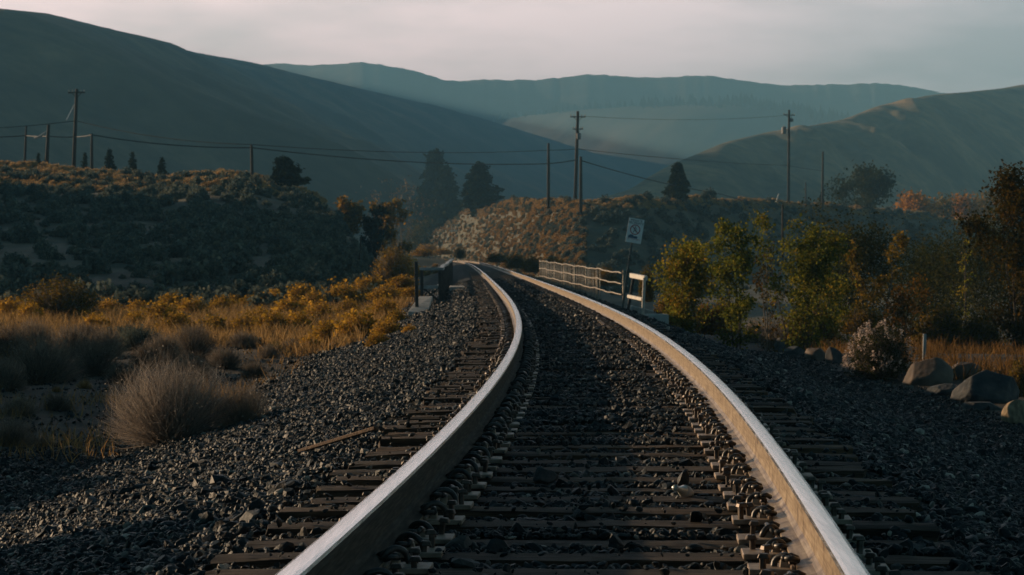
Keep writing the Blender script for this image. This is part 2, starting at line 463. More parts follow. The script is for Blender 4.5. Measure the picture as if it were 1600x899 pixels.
def terrain(X, Y):
    X = np.asarray(X, float); Y = np.asarray(Y, float)
    d = X - tx(np.clip(Y, -60, 890))
    near = 1 - sstep(300, 500, Y)
    # embankment under the track
    drop_r = -0.85 - 1.3 * sstep(44, 70, Y) * near
    zl = np.interp(d, [-4.8, -3.4, -2.2, -1.45, 0], [-0.95, -0.62, -0.26, -0.075, -0.045])
    zr = np.interp(d, [0, 1.2, 1.45, 1.75, 3.7], [-0.045, -0.06, -0.09, -0.15, -0.85])
    z = np.where(d < 0, zl, zr)
    low = sstep(2.6, 6.0, d)
    z = z + (drop_r + 0.85) * low
    off = sstep(2.4, 7, np.abs(d))
    z = z + off * (0.16 * fbm(X / 5, Y / 7, 3) + 0.05 * fbm(X / 1.1, Y / 1.3, 4)) + 0.012 * fbm(X / 0.5, Y / 0.5, 5, 2)
    u = X / np.clip(Y, 1, None)
    z = z + grade(Y) * (1 - sstep(6, 14, np.abs(d)))
    # hill on the left
    zr_l = CAMZ + (398 - np.interp(u, L_PX, L_Y)) / F * 238 + 0.95
    zr_l = np.clip(zr_l, 0, None)
    tl = np.clip((Y - 92) / (238 - 92), 0, 1)
    sl = np.where(Y < 238, tl ** 1.25, 1 - 0.75 * sstep(245, 330, Y))
    hl = zr_l * sl * (1 - sstep(-0.054, -0.048, u))
    hl = hl * (1 + 0.08 * fbm(X / 16, Y / 16, 8) * sstep(0.1, 0.4, tl))
    # knoll added out of view on the left, shaped to shade the hillside
    shade_knoll = (19.2 + 2.0 * sstep(190, 205, Y)) * np.exp(-0.5 * ((X + 101) / 15) ** 2) * sstep(128, 150, Y) * (1 - sstep(218, 246, Y))
    # low banks out of view on the left, added to shade the near ground
    bank = (2.35 - 1.3 * sstep(14, 17, Y) + 0.5 * fbm(Y / 1.6, X / 3, 51, 3)) * np.exp(-0.5 * ((X + 7.0) / 0.8) ** 2) * sstep(6, 9, Y) * (1 - sstep(24, 29, Y)) + (2.6 + 0.6 * fbm(Y / 2.5, X / 4, 52, 3)) * np.exp(-0.5 * ((X + 14.5) / 1.5) ** 2) * sstep(26, 31, Y) * (1 - sstep(46, 56, Y))
    # hill right of the track
    yr = np.interp(u, M_PX, M_YR); w = np.interp(u, M_PX, M_W)
    zr_m = np.clip(CAMZ + (398 - np.interp(u, M_PX, M_Y)) / F * yr + 1.6, 0, None)
    tm = np.clip((Y - (yr - w)) / w, 0, 1)
    sm = np.where(Y < yr, tm ** 1.0, 1 - 0.45 * sstep(0, 90, Y - yr))
    hm = zr_m * sm * sstep(-0.062, -0.026, u)
    hm = hm * (1 + 0.06 * fbm(X / 9, Y / 9, 9))
    clear = sstep(2.6, 6.5, np.abs(d))
    hills = (np.maximum(hl, 0) + shade_knoll) + hm
    z = z + (hills + 0.22 * fbm(X / 3.5, Y / 3.5, 12) * sstep(0.3, 2, hills)) * np.where(Y < 880, clear, 1.0) + bank
    vz = zvalley(Y) + 4 * fbm(X / 120, Y / 160, 21) * sstep(600, 900, Y)
    return np.maximum(z * (1 - sstep(760, 880, Y)) - 40 * sstep(800, 900, Y), vz - 2.0 * (1 - sstep(640, 760, Y)) - 30 * (1 - sstep(560, 680, Y)))


def crest(px): return float(np.interp((px - 800) / F, M_PX, M_YR))


def tz(x, y): return float(terrain(np.array([x]), np.array([y]))[0])


def hit(px, py, y0=5.0, y1=700.0):
    """where the line of sight through a photo pixel meets the ground"""
    d = at(px, py, 1.0) - Vector((0, 0, CAMZ))
    Y = np.geomspace(y0, y1, 5000)
    zz = CAMZ + d.z * Y
    g = terrain(d.x * Y, Y)
    i = np.argmax(zz <= g)
    if not (zz <= g).any():
        i = len(Y) - 1
    return Vector((d.x * Y[i], Y[i], g[i]))


us = np.concatenate([-np.geomspace(0.95, 0.25, 90), np.linspace(-0.245, 0.245, 520), np.geomspace(0.25, 0.95, 60)])
ys = [-60.0, -40, -25, -15]
y = -8.0
while y < 900:
    ys.append(y); y += max(0.085, 0.0085 * (y + 9))
ys = np.array(ys + list(np.geomspace(930, 5350, 60)))
UU, YY = np.meshgrid(us, ys)
XX = UU * np.maximum(YY + 9, 22 - 0.0 * YY) * np.where(YY < 13, 1, 1)
XX = UU * np.where(YY < 13, 22 + 0 * YY, YY + 9)
ZZ = terrain(XX, YY)
nr, nc = XX.shape
idx = np.arange(nr * nc).reshape(nr, nc)
quads = np.stack([idx[:-1, :-1], idx[:-1, 1:], idx[1:, 1:], idx[1:, :-1]], -1).reshape(-1, 4)
me = np_mesh('ground', np.stack([XX, YY, ZZ], -1).reshape(-1, 3), [quads], M['ground'], smooth=True)
ca = me.color_attributes.new('zone', 'FLOAT_COLOR', 'POINT')
dd = XX - tx(np.clip(YY, -60, 890))
edge = 0.35 * fbm(XX / 1.2, YY / 2.0, 31)
bal = (1 - sstep(-0.3, 0.5, -dd - 3.9 - 3.0 * (1 - sstep(20, 26, YY)) + edge)) * (1 - sstep(-0.3, 0.4, dd - 4.5 + edge)) * (1 - sstep(640, 760, YY))
hl_m = sstep(100, 125, YY) * (1 - bal)
far_m = sstep(760, 900, YY)
zc = np.stack([bal, hl_m, far_m, np.ones_like(bal)], -1).astype(np.float32)
ca.data.foreach_set('color', zc.ravel())
tag(link('ground', me), kind='structure')

# ------------------------------------------------------------------ mountains


def ridge_mesh(name, table, slope, mat, n_px=420, n_t=70, top=0.10, rib=0.0, back=0.6, amp=6.0, nscale=140.0, convex=2.0, seed=1, rough_ridge=0.0):
    t = np.array(table, float)
    px = np.linspace(t[0, 0], t[-1, 0], n_px)
    py = np.interp(px, t[:, 0], t[:, 1]); Yr = np.interp(px, t[:, 0], t[:, 2])
    k2 = np.hanning(91); k2 /= k2.sum(); Yr = np.convolve(np.pad(Yr, 45, mode='edge'), k2, 'valid')
    kk = np.ones(9) / 9
    py = np.convolve(np.pad(py, 4, mode='edge'), kk, 'valid')
    zr = CAMZ + (398 - py) / F * Yr + rough_ridge * fbm(px / 9, px * 0, seed + 50, 4)
    zb = zvalley(Yr) - 6
    run = np.clip((zr - zb) / slope, 20, 0.55 * Yr)
    tt = np.concatenate([np.linspace(0, 1, n_t), 1 + np.linspace(0.05, back * 2, 14)])
    T, PX = np.meshgrid(tt, px, indexing='ij')
    YRr = np.broadcast_to(Yr, T.shape); RUN = np.broadcast_to(run, T.shape)
    Yg = YRr + (T - 1) * RUN
    Xg = (PX - 800) / F * Yg
    prof = np.where(T <= 1, 1 - (1 - np.clip(T, 0, 1)) ** convex, 1 - (np.clip(T - 1, 0, None) / (back * 2)) ** 1.3)
    Zg = zb + (zr - zb) * prof
    wgt = np.clip(T, 0, 1) * (1 - np.clip(T, 0, 1)) * 4 * 0.9 + top
    Zg = Zg + amp * fbm(Xg / nscale, Yg / nscale, seed, 6, 0.55) * wgt
    if rib:
        rw = sstep(0.05, 0.55, T) * (1 - sstep(0.60, 1.0, T))
        Zg = Zg + rib * sstep(1120, 1230, PX) * (1 - 0.85 * sstep(1380, 1480, PX)) * rw * (fbm(Xg / 36 + Yg / 90, Yg / 110, seed + 7, 3, 0.42) + 0.06 * fbm(Xg / 9, Yg / 40, seed + 8, 3))
    n1, n2 = Zg.shape
    ix = np.arange(n1 * n2).reshape(n1, n2)
    q = np.stack([ix[:-1, :-1], ix[:-1, 1:], ix[1:, 1:], ix[1:, :-1]], -1).reshape(-1, 4)
    o = link(name, np_mesh(name, np.stack([Xg, Yg, Zg], -1).reshape(-1, 3), [q], mat, smooth=True))
    tag(o, kind='structure')
    return px, Yr, zr


# spur on the left: its crest runs away from the camera, its flank faces right
my = np.geomspace(240, 4600, 300)
ppx = np.interp(my, [240, 450, 800, 900, 2050, 2850, 3400, 4600], [-800, -430, -110, 0, 300, 600, 900, 1390])
pyr = np.interp(ppx, [-800, -430, -130, -40, 0, 60, 130, 200, 250, 300, 380, 450, 520, 600, 680, 730, 780, 850, 930, 1000, 1390], [360, 305, 160, 40, 14, 20, 38, 58, 71, 82, 96, 113, 130, 148, 168, 180, 195, 216, 242, 264, 330])
zcr = CAMZ + (398 - pyr) / F * my
xcr = (ppx - 800) / F * my
ee = np.concatenate([np.linspace(-420, -8, 30), np.linspace(0, 520, 120)])
E, MY = np.meshgrid(ee, my)
XC = np.broadcast_to(xcr[:, None], E.shape); ZC = np.broadcast_to(zcr[:, None], E.shape)
XM = XC + E
drop = np.where(E > 0, 0.50 * E * (E / (E + 14)), -0.12 * E)
ZF = zvalley(MY) - 5
ZM = np.where(E > 0, np.maximum(ZC - drop, ZF + (ZC - ZF) * 0.30 * np.exp(-np.clip(E, 0, None) / 190)), ZC - np.abs(drop))
ZM = ZM + np.clip(MY / 900, 0.1, 1.6) * (6 * fbm(XM / 60, MY / 110, 41, 6, 0.55) + 3.5 * (1 - 2 * np.abs(fbm(XM / 130, MY / 70, 43, 3)))) * sstep(0, 60, np.abs(E))
ix = np.arange(E.size).reshape(E.shape)
q = np.stack([ix[:-1, :-1], ix[:-1, 1:], ix[1:, 1:], ix[1:, :-1]], -1).reshape(-1, 4)
tag(link('mountain', np_mesh('mountain', np.stack([XM, MY, ZM], -1).reshape(-1, 3), [q], M['mount_near'], smooth=True)), kind='structure')

ridge_mesh('dry_hill', [(930, 312, 960), (985, 296, 1000), (1010, 279, 1020), (1050, 256, 1055), (1090, 240, 1085), (1130, 223, 1120), (1200, 206, 1190), (1260, 198, 1250), (1320, 186, 1320), (1370, 166, 1385), (1450, 150, 1500), (1500, 145, 1580), (1560, 140, 1680), (1600, 132, 1750), (1750, 112, 2000), (2100, 100, 2500)],
           0.24, M['mount_hill'], n_px=520, n_t=150, amp=6.0, nscale=130.0, convex=1.5, seed=61, top=0.05, rib=25.0)
mid = ridge_mesh('forested_ridge', [(500, 262, 4300), (640, 224, 4200), (700, 205, 4100), (760, 190, 4000), (800, 184, 3900), (850, 177, 3800), (900, 172, 3700), (1000, 166, 3550), (1080, 163, 3400), (1160, 161, 3400), (1200, 165, 3400), (1260, 175, 3400), (1320, 188, 3400), (1500, 215, 3400), (1900, 240, 3400)],
                 0.42, M['mount_far'], amp=26, nscale=420.0, convex=1.5, seed=71)
ridge_mesh('far_mountain', [(-2600, 385, 4876), (-1700, 250, 4876), (-900, 150, 4876), (-200, 120, 4911), (200, 112, 4792), (380, 108, 4553), (430, 98, 4432), (470, 102, 4312), (520, 101, 4193), (575, 98, 4193), (630, 108, 4193), (665, 116, 4193), (700, 129, 4193), (740, 125, 4193), (800, 126, 4193), (850, 125, 4193), (930, 116, 4193), (1000, 122, 4193), (1050, 121, 4193), (1100, 118, 4193), (1160, 126, 4193), (1210, 134, 4193), (1290, 133, 4193), (1380, 130, 4193), (1420, 135, 4193), (1460, 143, 4193), (1500, 150, 4193), (1700, 170, 4193), (2300, 150, 4193)],
           0.45, M['mount_far'], n_px=1100, amp=26, nscale=1100.0, convex=1.4, seed=81, rough_ridge=2.0)

# conifers along the forested ridge (too many to count)
V = []; Fq = []
px, Yr, zr = mid
for i in range(2600):
    p = random.uniform(690, 1330); f = random.random() ** 1.3
    Yq = float(np.interp(p, px, Yr)); zq = float(np.interp(p, px, zr))
    Yq2 = Yq - f * 130; h = random.triangular(5, 22, 9) * (0.8 if p < 1000 else 1.0); r = h * random.uniform(0.2, 0.34)
    c = Vector(((p - 800) / F * Yq2, Yq2, zq - f * 60 - 2))
    b = len(V); n = 5
    V += [(c.x + r * math.cos(2 * math.pi * j / n), c.y + r * math.sin(2 * math.pi * j / n), c.z) for j in range(n)] + [(c.x, c.y, c.z + h)]
    Fq += [(b + j, b + (j + 1) % n, b + n) for j in range(n)]
tag(link('forest', np_mesh('forest', np.array(V), [np.array(Fq)], M['forest'])), label='dark conifers along the hazy ridge in the distance', kind='stuff')

# ------------------------------------------------------------------ rails
prof_low = [(-0.076, 0), (-0.076, 0.012), (-0.028, 0.026), (-0.0115, 0.042), (-0.0095, 0.07), (-0.0095, 0.12), (-0.014, 0.140), (-0.030, 0.1475),
            (0.030, 0.1475), (0.014, 0.140), (0.0095, 0.12), (0.0095, 0.07), (0.0115, 0.042), (0.028, 0.026), (0.076, 0.012), (0.076, 0)]
prof_head = [(-0.0375, 0.148), (-0.0375, 0.172), (-0.033, 0.1815), (-0.022, 0.186), (0, 0.1875), (0.022, 0.186), (0.033, 0.1815), (0.0375, 0.172), (0.0375, 0.148)]
ry = np.concatenate([np.arange(-3, 70, 0.25), np.arange(70, 200, 1.0), np.arange(200, 560, 3.0)])


def sweep(name, prof, off, mat, parent=None, inner=None, side=None):
    n = len(prof)
    hx = heading(ry); L = np.sqrt(1 + hx ** 2)
    cx = tx(ry); V = []
    for (a, b) in prof:
        o = off + a
        V.append(np.stack([cx + o / L, ry - o * hx / L, 0.02 + b + grade(ry)], -1))
    V = np.stack(V, 1).reshape(-1, 3)
    m = len(ry); ix = np.arange(m * n).reshape(m, n)
    nx = np.roll(ix, -1, axis=1)
    q = np.stack([ix[:-1], ix[1:], nx[1:], nx[:-1]], -1).reshape(-1, 4)
    mid_ = None
    if inner is not None:
        mid_ = np.tile(np.array([1 if side(prof[j], prof[(j + 1) % n]) else 0 for j in range(n)]), m - 1)
    me = np_mesh(name, V, [q], [mat] + ([inner] if inner else []), mid_, smooth=False)
    bm = bmesh.new(); bm.from_mesh(me); bmesh.ops.recalc_face_normals(bm, faces=bm.faces[:]); bm.to_mesh(me); bm.free()
    return link(name, me, parent)


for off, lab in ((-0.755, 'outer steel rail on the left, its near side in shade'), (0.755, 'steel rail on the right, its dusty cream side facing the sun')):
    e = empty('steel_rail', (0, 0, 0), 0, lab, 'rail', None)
    sweep('rail_web', prof_low, off, M['dust'], e, M['shade_side'] if off < 0 else None, lambda a, b: a[0] + b[0] > 0.005 and 0.013 < (a[1] + b[1]) / 2)
    sweep('rail_head', prof_head, off, M['polish'], e, M['shade_side'] if off < 0 else M['dust'], (lambda a, b: min(a[0], b[0]) > 0.0355) if off < 0 else (lambda a, b: max(abs(a[1] - b[1]), 0) > 0.02))

# ------------------------------------------------------------------ ties with plates, clips and spikes


def tie_mesh(seed):
    nx, ny, nz = 26, 5, 3
    bm = bmesh.new()
    bmesh.ops.create_cube(bm, size=1.0)
    bmesh.ops.subdivide_edges(bm, edges=[e for e in bm.edges if abs(e.verts[0].co.x - e.verts[1].co.x) > 0.5], cuts=nx, use_grid_fill=True)
    bmesh.ops.subdivide_edges(bm, edges=[e for e in bm.edges if abs(e.verts[0].co.y - e.verts[1].co.y) > 0.5], cuts=ny, use_grid_fill=True)
    bmesh.ops.subdivide_edges(bm, edges=[e for e in bm.edges if abs(e.verts[0].co.z - e.verts[1].co.z) > 0.5], cuts=nz, use_grid_fill=True)
    co = np.array([v.co[:] for v in bm.verts])
    X, Y, Z = co[:, 0] * 2.6, co[:, 1] * 0.225, co[:, 2] * 0.18 - 0.09
    e1 = fbm(X * 3, Y * 9, seed, 3); e2 = fbm(X * 2.2, Z * 14 + 7, seed + 3, 3); e3 = fbm(X * 14, Y * 40, seed + 9, 2)
    edge = np.clip((np.abs(co[:, 1]) - 0.3) / 0.2, 0, 1) * (co[:, 2] > 0.3)
    endw = np.clip((np.abs(co[:, 0]) - 0.42) / 0.08, 0, 1)
    Z2 = Z + 0.004 * e1 + 0.003 * e3 - 0.014 * edge * np.clip(e2 + 0.35, 0, 1) - 0.02 * endw * np.clip(e1 + 0.2, 0, 1) * (co[:, 2] > 0)
    Y2 = Y + 0.010 * e2 * np.sign(co[:, 1]) * (np.abs(co[:, 1]) > 0.45)
    X2 = X + endw * 0.03 * fbm(Y * 20, Z * 20, seed + 5, 2)
    for v, a, b, c in zip(bm.verts, X2, Y2, Z2):
        v.co = (a, b, c)
    me = bpy.data.meshes.new('wooden_tie'); bm.to_mesh(me); bm.free()
    me.materials.append(M['tie'])
    return me


tie_meshes = [tie_mesh(s) for s in range(8)]


def plate_mb(full):
    mb = MB()
    mb.box((0, 0, 0.010), (0.46, 0.185, 0.0195))
    for s in (-1, 1):
        mb.box((s * 0.086, 0, 0.024), (0.014, 0.17, 0.012))
        mb.box((s * 0.112, 0, 0.030), (0.034, 0.06, 0.030), taper=0.75)      # cast shoulder
    return mb


def clip_mb(side, k=1.0):
    """bent spring clip: a thick arch standing across the foot of the rail and its toe"""
    mb = MB()
    pts = []
    for i in range(13):
        a = math.pi * (1.08 - 1.16 * i / 12)
        pts.append((side * (0.112 + 0.050 * k * math.cos(a)), 0.012 * math.sin(i * 0.5), 0.022 + 0.052 * k * math.sin(a)))
    mb.tube(pts, 0.0115, 8)
    mb.tube([(side * 0.112, -0.055, 0.05), (side * 0.112, 0.055, 0.05)], 0.011, 8)
    mb.tube([(side * 0.066, -0.05, 0.044), (side * 0.085, -0.062, 0.052), (side * 0.110, -0.055, 0.05)], 0.010, 8)
    mb.tube([(side * 0.066, 0.05, 0.044), (side * 0.085, 0.062, 0.052), (side * 0.110, 0.055, 0.05)], 0.010, 8)
    return mb


def spike_mb(h, s):
    mb = MB()
    mb.box((0, 0, h / 2 + 0.01), (0.019, 0.019, h + 0.02))
    mb.box((s * 0.005, 0, h + 0.014), (0.042, 0.032, 0.017), taper=0.72)
    return mb


plate_me = plate_mb(True).mesh('tie_plate', M['plate'], bevel=0.003)
mbf = plate_mb(True)
for s in (-1, 1):
    pts = [(s * (0.112 + 0.050 * math.cos(math.pi * (1 - i / 5))), 0, 0.022 + 0.052 * math.sin(math.pi * i / 5)) for i in range(6)]
    mbf.tube(pts, 0.0115, 5, m=1)
    for yq in (-0.06, 0.06):
        mbf.box((s * 0.165, yq, 0.038), (0.036, 0.028, 0.04), m=1)
plate_far_me = mbf.mesh('tie_plate', [M['plate'], M['clip']])
clip_small = {s: clip_mb(s, 0.66).mesh('rail_clip', M['clip'], smooth=True) for s in (-1, 1)}
clip_me = {s: clip_mb(s).mesh('rail_clip', M['clip'], smooth=True) for s in (-1, 1)}
spike_me = [spike_mb(h, s).mesh('spike', M['spike'], bevel=0.003) for h in (0.020, 0.032, 0.044) for s in (-1, 1)]

ORD = 'nearest second third fourth fifth sixth seventh eighth ninth tenth eleventh twelfth thirteenth fourteenth fifteenth sixteenth'.split()
N_TIES = 190
first_seen = None
vis_n = 0
far_V = MB()
for i, yk in enumerate(TIE_Y):
    xk = float(tx(yk)); hd = -math.atan(float(heading(yk))) + random.gauss(0, 0.012)
    if i >= N_TIES:
        rm = Matrix.Rotation(hd, 3, 'Z')
        far_V.box((xk, yk, -0.09), (2.6, 0.225, 0.18), rm)
        continue
    if yk < 7.6:
        lab = 'weathered tie beneath the rails at the very bottom edge' if False else None
    o = link('wooden_tie', tie_meshes[i % 8], None, (xk + random.gauss(0, 0.03), float(yk), random.gauss(-0.004, 0.005)), (random.gauss(0, 0.012), random.gauss(0, 0.004), hd))
    if random.random() < 0.5:
        o.rotation_euler.z += math.pi
    flip = -1 if o.rotation_euler.z > 1.5 else 1
    if yk > 7.4:
        if vis_n < 14:
            lab = 'weathered wooden tie under both rails, %s from the bottom of the photo' % ('the nearest, first' if vis_n == 0 else ORD[vis_n])
        else:
            lab = 'dark weathered wooden tie under both rails, among the many beyond the first fourteen'
        vis_n += 1
    else:
        lab = 'weathered wooden tie under both rails just below the bottom of the photo'
    tag(o, lab, 'railway tie', 'wooden ties under the rails')
    for s in (-1, 1):
        x_loc = flip * (s * 0.755 + float(tx(yk)) - o.location.x)
        if yk < 30:
            p = link('tie_plate', plate_me, o, (x_loc, 0, 0.002))
            for side in (-1, 1):
                link('rail_clip', (clip_me if s < 0 else clip_small)[side], p, (0, random.gauss(0, 0.012), random.gauss(0, 0.002)), (random.gauss(0, 0.08), 0, random.gauss(0, 0.14)))
                for yq in (-0.062, 0.06):
                    if random.random() < 0.12:
                        continue
                    link('spike', random.choice(spike_me), p, (side * (0.172 if yq < 0 else 0.186) + random.gauss(0, 0.006), yq + random.gauss(0, 0.006), 0.016), (random.gauss(0, 0.06), random.gauss(0, 0.06), random.gauss(0, 0.25)))
        else:
            link('tie_plate', plate_far_me, o, (x_loc, 0, 0.002))
tag(far_V.build('wooden_ties_beyond', M['tie']), label='dark wooden ties of the track far beyond the bridge', kind='stuff').name = 'distant_track_ties'

# ------------------------------------------------------------------ gravel


def rock_proto(sub, seed, cuts=9):
    bm = bmesh.new(); bmesh.ops.create_icosphere(bm, subdivisions=sub, radius=1.0)
    V = np.array([v.co[:] for v in bm.verts]); Fc = np.array([[v.index for v in f.verts] for f in bm.faces]); bm.free()
    r = np.random.default_rng(seed)
    for _ in range(cuts):
        n = r.normal(size=3); n /= np.linalg.norm(n); dcut = r.uniform(0.45, 0.8)
        ex = np.clip(V @ n - dcut, 0, None); V = V - ex[:, None] * n
    V *= r.uniform([0.8, 0.65, 0.38], [1.3, 1.05, 0.66])
    return V, Fc


def rand_rot(n, flat=0.5):
    q = rng.normal(size=(n, 4)); q[:, 1:3] *= flat
    q /= np.linalg.norm(q, axis=1)[:, None]
    w, x, y, z = q.T
    return np.stack([np.stack([1 - 2 * (y * y + z * z), 2 * (x * y - z * w), 2 * (x * z + y * w)], -1),
                     np.stack([2 * (x * y + z * w), 1 - 2 * (x * x + z * z), 2 * (y * z - x * w)], -1),
                     np.stack([2 * (x * z - y * w), 2 * (y * z + x * w), 1 - 2 * (x * x + y * y)], -1)], 1)


def scatter_rocks(P, size, protos, flat=0.6):
    Vs, Fs, base = [], [], 0
    pick = rng.integers(0, len(protos), len(P))
    for k, (V, Fc) in enumerate(protos):
        m = pick == k
        if not m.any(): continue
        Rm = rand_rot(m.sum(), flat)
        W = np.einsum('nij,vj->nvi', Rm, V) * size[m][:, None, None] + P[m][:, None, :]
        nv = len(V); cnt = m.sum()
        Vs.append(W.reshape(-1, 3))
        Fs.append((Fc[None] + (np.arange(cnt) * nv)[:, None, None] + base).reshape(-1, 3))
        base += cnt * nv
    return np.concatenate(Vs), np.concatenate(Fs)


def gravel_points(y0, y1, dens, size_mean, dl=-8.4, dr=5.0):
    n = int((y1 - y0) * (dr - dl) * dens)
    Y = rng.uniform(y0, y1, n); d = rng.uniform(dl, dr, n)
    X = d + tx(Y)
    keep = np.abs(X) < 0.207 * Y + 0.35
    # thin out at the ragged outer edges
    e = 0.5 * fbm(X / 1.2, Y / 2, 31)
    keep &= rng.random(n) < (1 - sstep(3.6 + 3.2 * (1 - sstep(22, 27, Y)), 4.9 + 3.8 * (1 - sstep(22, 30, Y)), -d + e)) * (1 - sstep(4.1, 4.9, d + e)) + 0.04
    s = size_mean * np.exp(rng.normal(0, 0.36, n))
    z = terrain(X, Y)
    ph = np.abs((Y - 5.25 + 0.25) % TIE - 0.25)
    over = (ph < 0.125) & (np.abs(d) < 1.36)
    deep = sstep(11, 17, Y) * (np.abs(d + 0.05 - 0.3 * fbm(Y / 2.5, d * 0, 78)) < 0.62)
    keep &= ~over | (rng.random(n) < 0.05 + 0.24 * deep)
    z = z + 0.02 * deep
    # the heaped ballast between the ties differs crib by crib
    crib = np.floor((Y - 5.25) / TIE)
    lift = 0.012 * (np.abs(d) < 1.3) + 0.035 * fbm(d * 0.9, crib * 1.7, 77, 2) * (np.abs(d) < 1.5)
    keep &= ~((np.abs(np.abs(d) - 0.755) < 0.12) & over)
    s = np.where(over, s * 0.75, s)
    z = np.where(over, 0.004 + s * 0.35, z + lift + s * 0.18 + 0.010)
    # clear of the rails
    keep &= ~(np.abs(np.abs(d) - 0.755) < 0.10)
    return np.stack([X, Y, z], -1)[keep], s[keep]


p2 = [rock_proto(2, s) for s in range(14)]
p1 = [rock_proto(1, 40 + s, 4) for s in range(10)]
Vg, Fg, base = [], [], 0
for (a, b, den, sz, pr) in ((5.4, 12, 950, 0.0175, p2), (5.4, 12, 60, 0.030, p2), (5.4, 12, 1100, 0.0105, p1), (12, 20, 1150, 0.0175, p1), (20, 34, 720, 0.0195, p1), (34, 60, 340, 0.024, p1), (60, 105, 120, 0.034, p1)):
    P, s = gravel_points(a, b, den, sz)
    V, Fc = scatter_rocks(P, s, pr, 0.34)
    Vg.append(V); Fg.append(Fc + base); base += len(V)
tag(link('gravel', np_mesh('gravel', np.concatenate(Vg), [np.concatenate(Fg)], M['stone'])), label='crushed grey ballast stones around the track', kind='stuff')

# ------------------------------------------------------------------ single stones and litter on the track


def boulder(name, loc, size, rz, label, group=None, mat='boulder', seed=0, sub=4, cat='boulder', sink=0.25, cuts=7):
    bm = bmesh.new(); bmesh.ops.create_icosphere(bm, subdivisions=sub, radius=1.0)
    V = np.array([v.co[:] for v in bm.verts]); Fc = np.array([[v.index for v in f.verts] for f in bm.faces]); bm.free()
    r = np.random.default_rng(seed + 500)
    for _ in range(cuts):
        n = r.normal(size=3); n[2] = abs(n[2]) * 0.9; n /= np.linalg.norm(n); dc = r.uniform(0.48, 0.84)
        ex = np.clip(V @ n - dc, 0, None); V = V - 0.93 * ex[:, None] * n
    V = V * (1 + 0.05 * fbm(V[:, 0] * 2 + seed, V[:, 1] * 2 + V[:, 2], seed, 4) + 0.018 * fbm(V[:, 0] * 9 + seed, V[:, 1] * 9 + V[:, 2] * 7, seed + 3, 4))[:, None]
    V = V * (np.array(size) / 2)
    V[:, 2] += size[2] * (0.5 - sink)
    me = np_mesh(name, V, [Fc], M[mat], smooth=True)
    return tag(link(name, me, None, loc, (0, 0, rz)), label, cat, group)


p = at(851, 757, 11.45); boulder('river_stone', (p.x, p.y, 0.0), (0.135, 0.10, 0.085), 0.3, 'smooth rounded grey stone lying on a tie between the rails', seed=1, cat='stone', sink=0.05)
p = hit(322, 728); boulder('flat_stone', p, (0.17, 0.14, 0.07), 0.2, 'flat pale stone half buried in front of the dry brush', seed=2, cat='stone')
p = hit(902, 830)
boulder('pale_stone', (p.x, p.y, 0.0), (0.035, 0.05, 0.05), 0.2, 'small pale pointed stone on a tie between the rails', seed=3, cat='stone', sink=0.1)

# broken bottle
p = at(1067, 775, 10.75)
mb = MB()
mb.lathe((0, 0, 0), [(0.006, -0.105), (0.016, -0.10), (0.024, -0.05), (0.026, -0.02), (0.024, 0.0), (0.015, 0.03), (0.011, 0.06), (0.0105, 0.085), (0.013, 0.088), (0.013, 0.105)], 14)
rb = link('bottle', mb.mesh('bottle', M['bottle'], smooth=True), None, (p.x, p.y, 0.032), (R(78), 0, R(-24)))
tag(rb, 'crumpled pale bottle lying across the ties near the right rail', 'bottle')
mb = MB(); mb.lathe((0, 0, 0), [(0.0265, -0.055), (0.0275, -0.05), (0.0275, -0.015), (0.0255, -0.005)], 14)
mb.build('bottle_wrapper', M['concrete'], rb, smooth=True)

# splintered plank
a = hit(468, 713); b = at(572, 697, 14.6)
mb = MB()
mb.beam((a.x, a.y, a.z + 0.03), (b.x + 0.06, b.y, 0.035), 0.035, 0.022)
tag(mb.build('broken_plank', M['plank'], bevel=0.004), 'thin splintered brown plank slanting from the gravel onto a tie', 'plank')

# ------------------------------------------------------------------ foliage builders


def leaves(P, size, stretch=1.6, droop=0.0, dirs=None, jitter=1.0):
    """one small folded quad per point"""
    n = len(P)
    a = rng.normal(size=(n, 3)) * jitter
    if dirs is not None: a = a + dirs * 1.2
    a[:, 2] -= droop
    a /= np.linalg.norm(a, axis=1)[:, None] + 1e-9
    b = rng.normal(size=(n, 3)); b -= (b * a).sum(1)[:, None] * a; b /= np.linalg.norm(b, axis=1)[:, None] + 1e-9
    s = (np.asarray(size) * np.exp(rng.normal(0, 0.25, n)))[:, None]
    V = np.stack([P - a * s * stretch * 0.5, P + b * s * 0.5, P + a * s * stretch * 0.5, P - b * s * 0.5], 1).reshape(-1, 3)
    return V, np.arange(n * 4).reshape(n, 4)


def blades(base, tip, width, bend=0.15):
    """grass blades / twigs: a bent strip from base to tip"""
    n = len(base); d = tip - base
    side = np.cross(d, rng.normal(size=(n, 3))); side /= np.linalg.norm(side, axis=1)[:, None] + 1e-9
    w = np.asarray(width).reshape(-1, 1) if np.ndim(width) else width
    L = np.linalg.norm(d, axis=1)[:, None]
    mid = base + d * 0.55 + rng.normal(size=(n, 3)) * L * bend * 0.5
    V = np.stack([base - side * w / 2, base + side * w / 2, mid + side * w * 0.4, mid - side * w * 0.4, tip], 1).reshape(-1, 3)
    k = np.arange(n)[:, None] * 5
    q = k + np.array([[0, 1, 2, 3]]); t = k + np.array([[3, 2, 4]])
    return V, q, t


def merge(parts):
    Vs, F4, F3, base = [], [], [], 0
    for pr in parts:
        V = pr[0]; Vs.append(V)
        for f in pr[1:]:
            (F4 if f.shape[1] == 4 else F3).append(f + base)
        base += len(V)
    faces = []
    if F4: faces.append(np.concatenate(F4))
    if F3: faces.append(np.concatenate(F3))
    return np.concatenate(Vs), faces


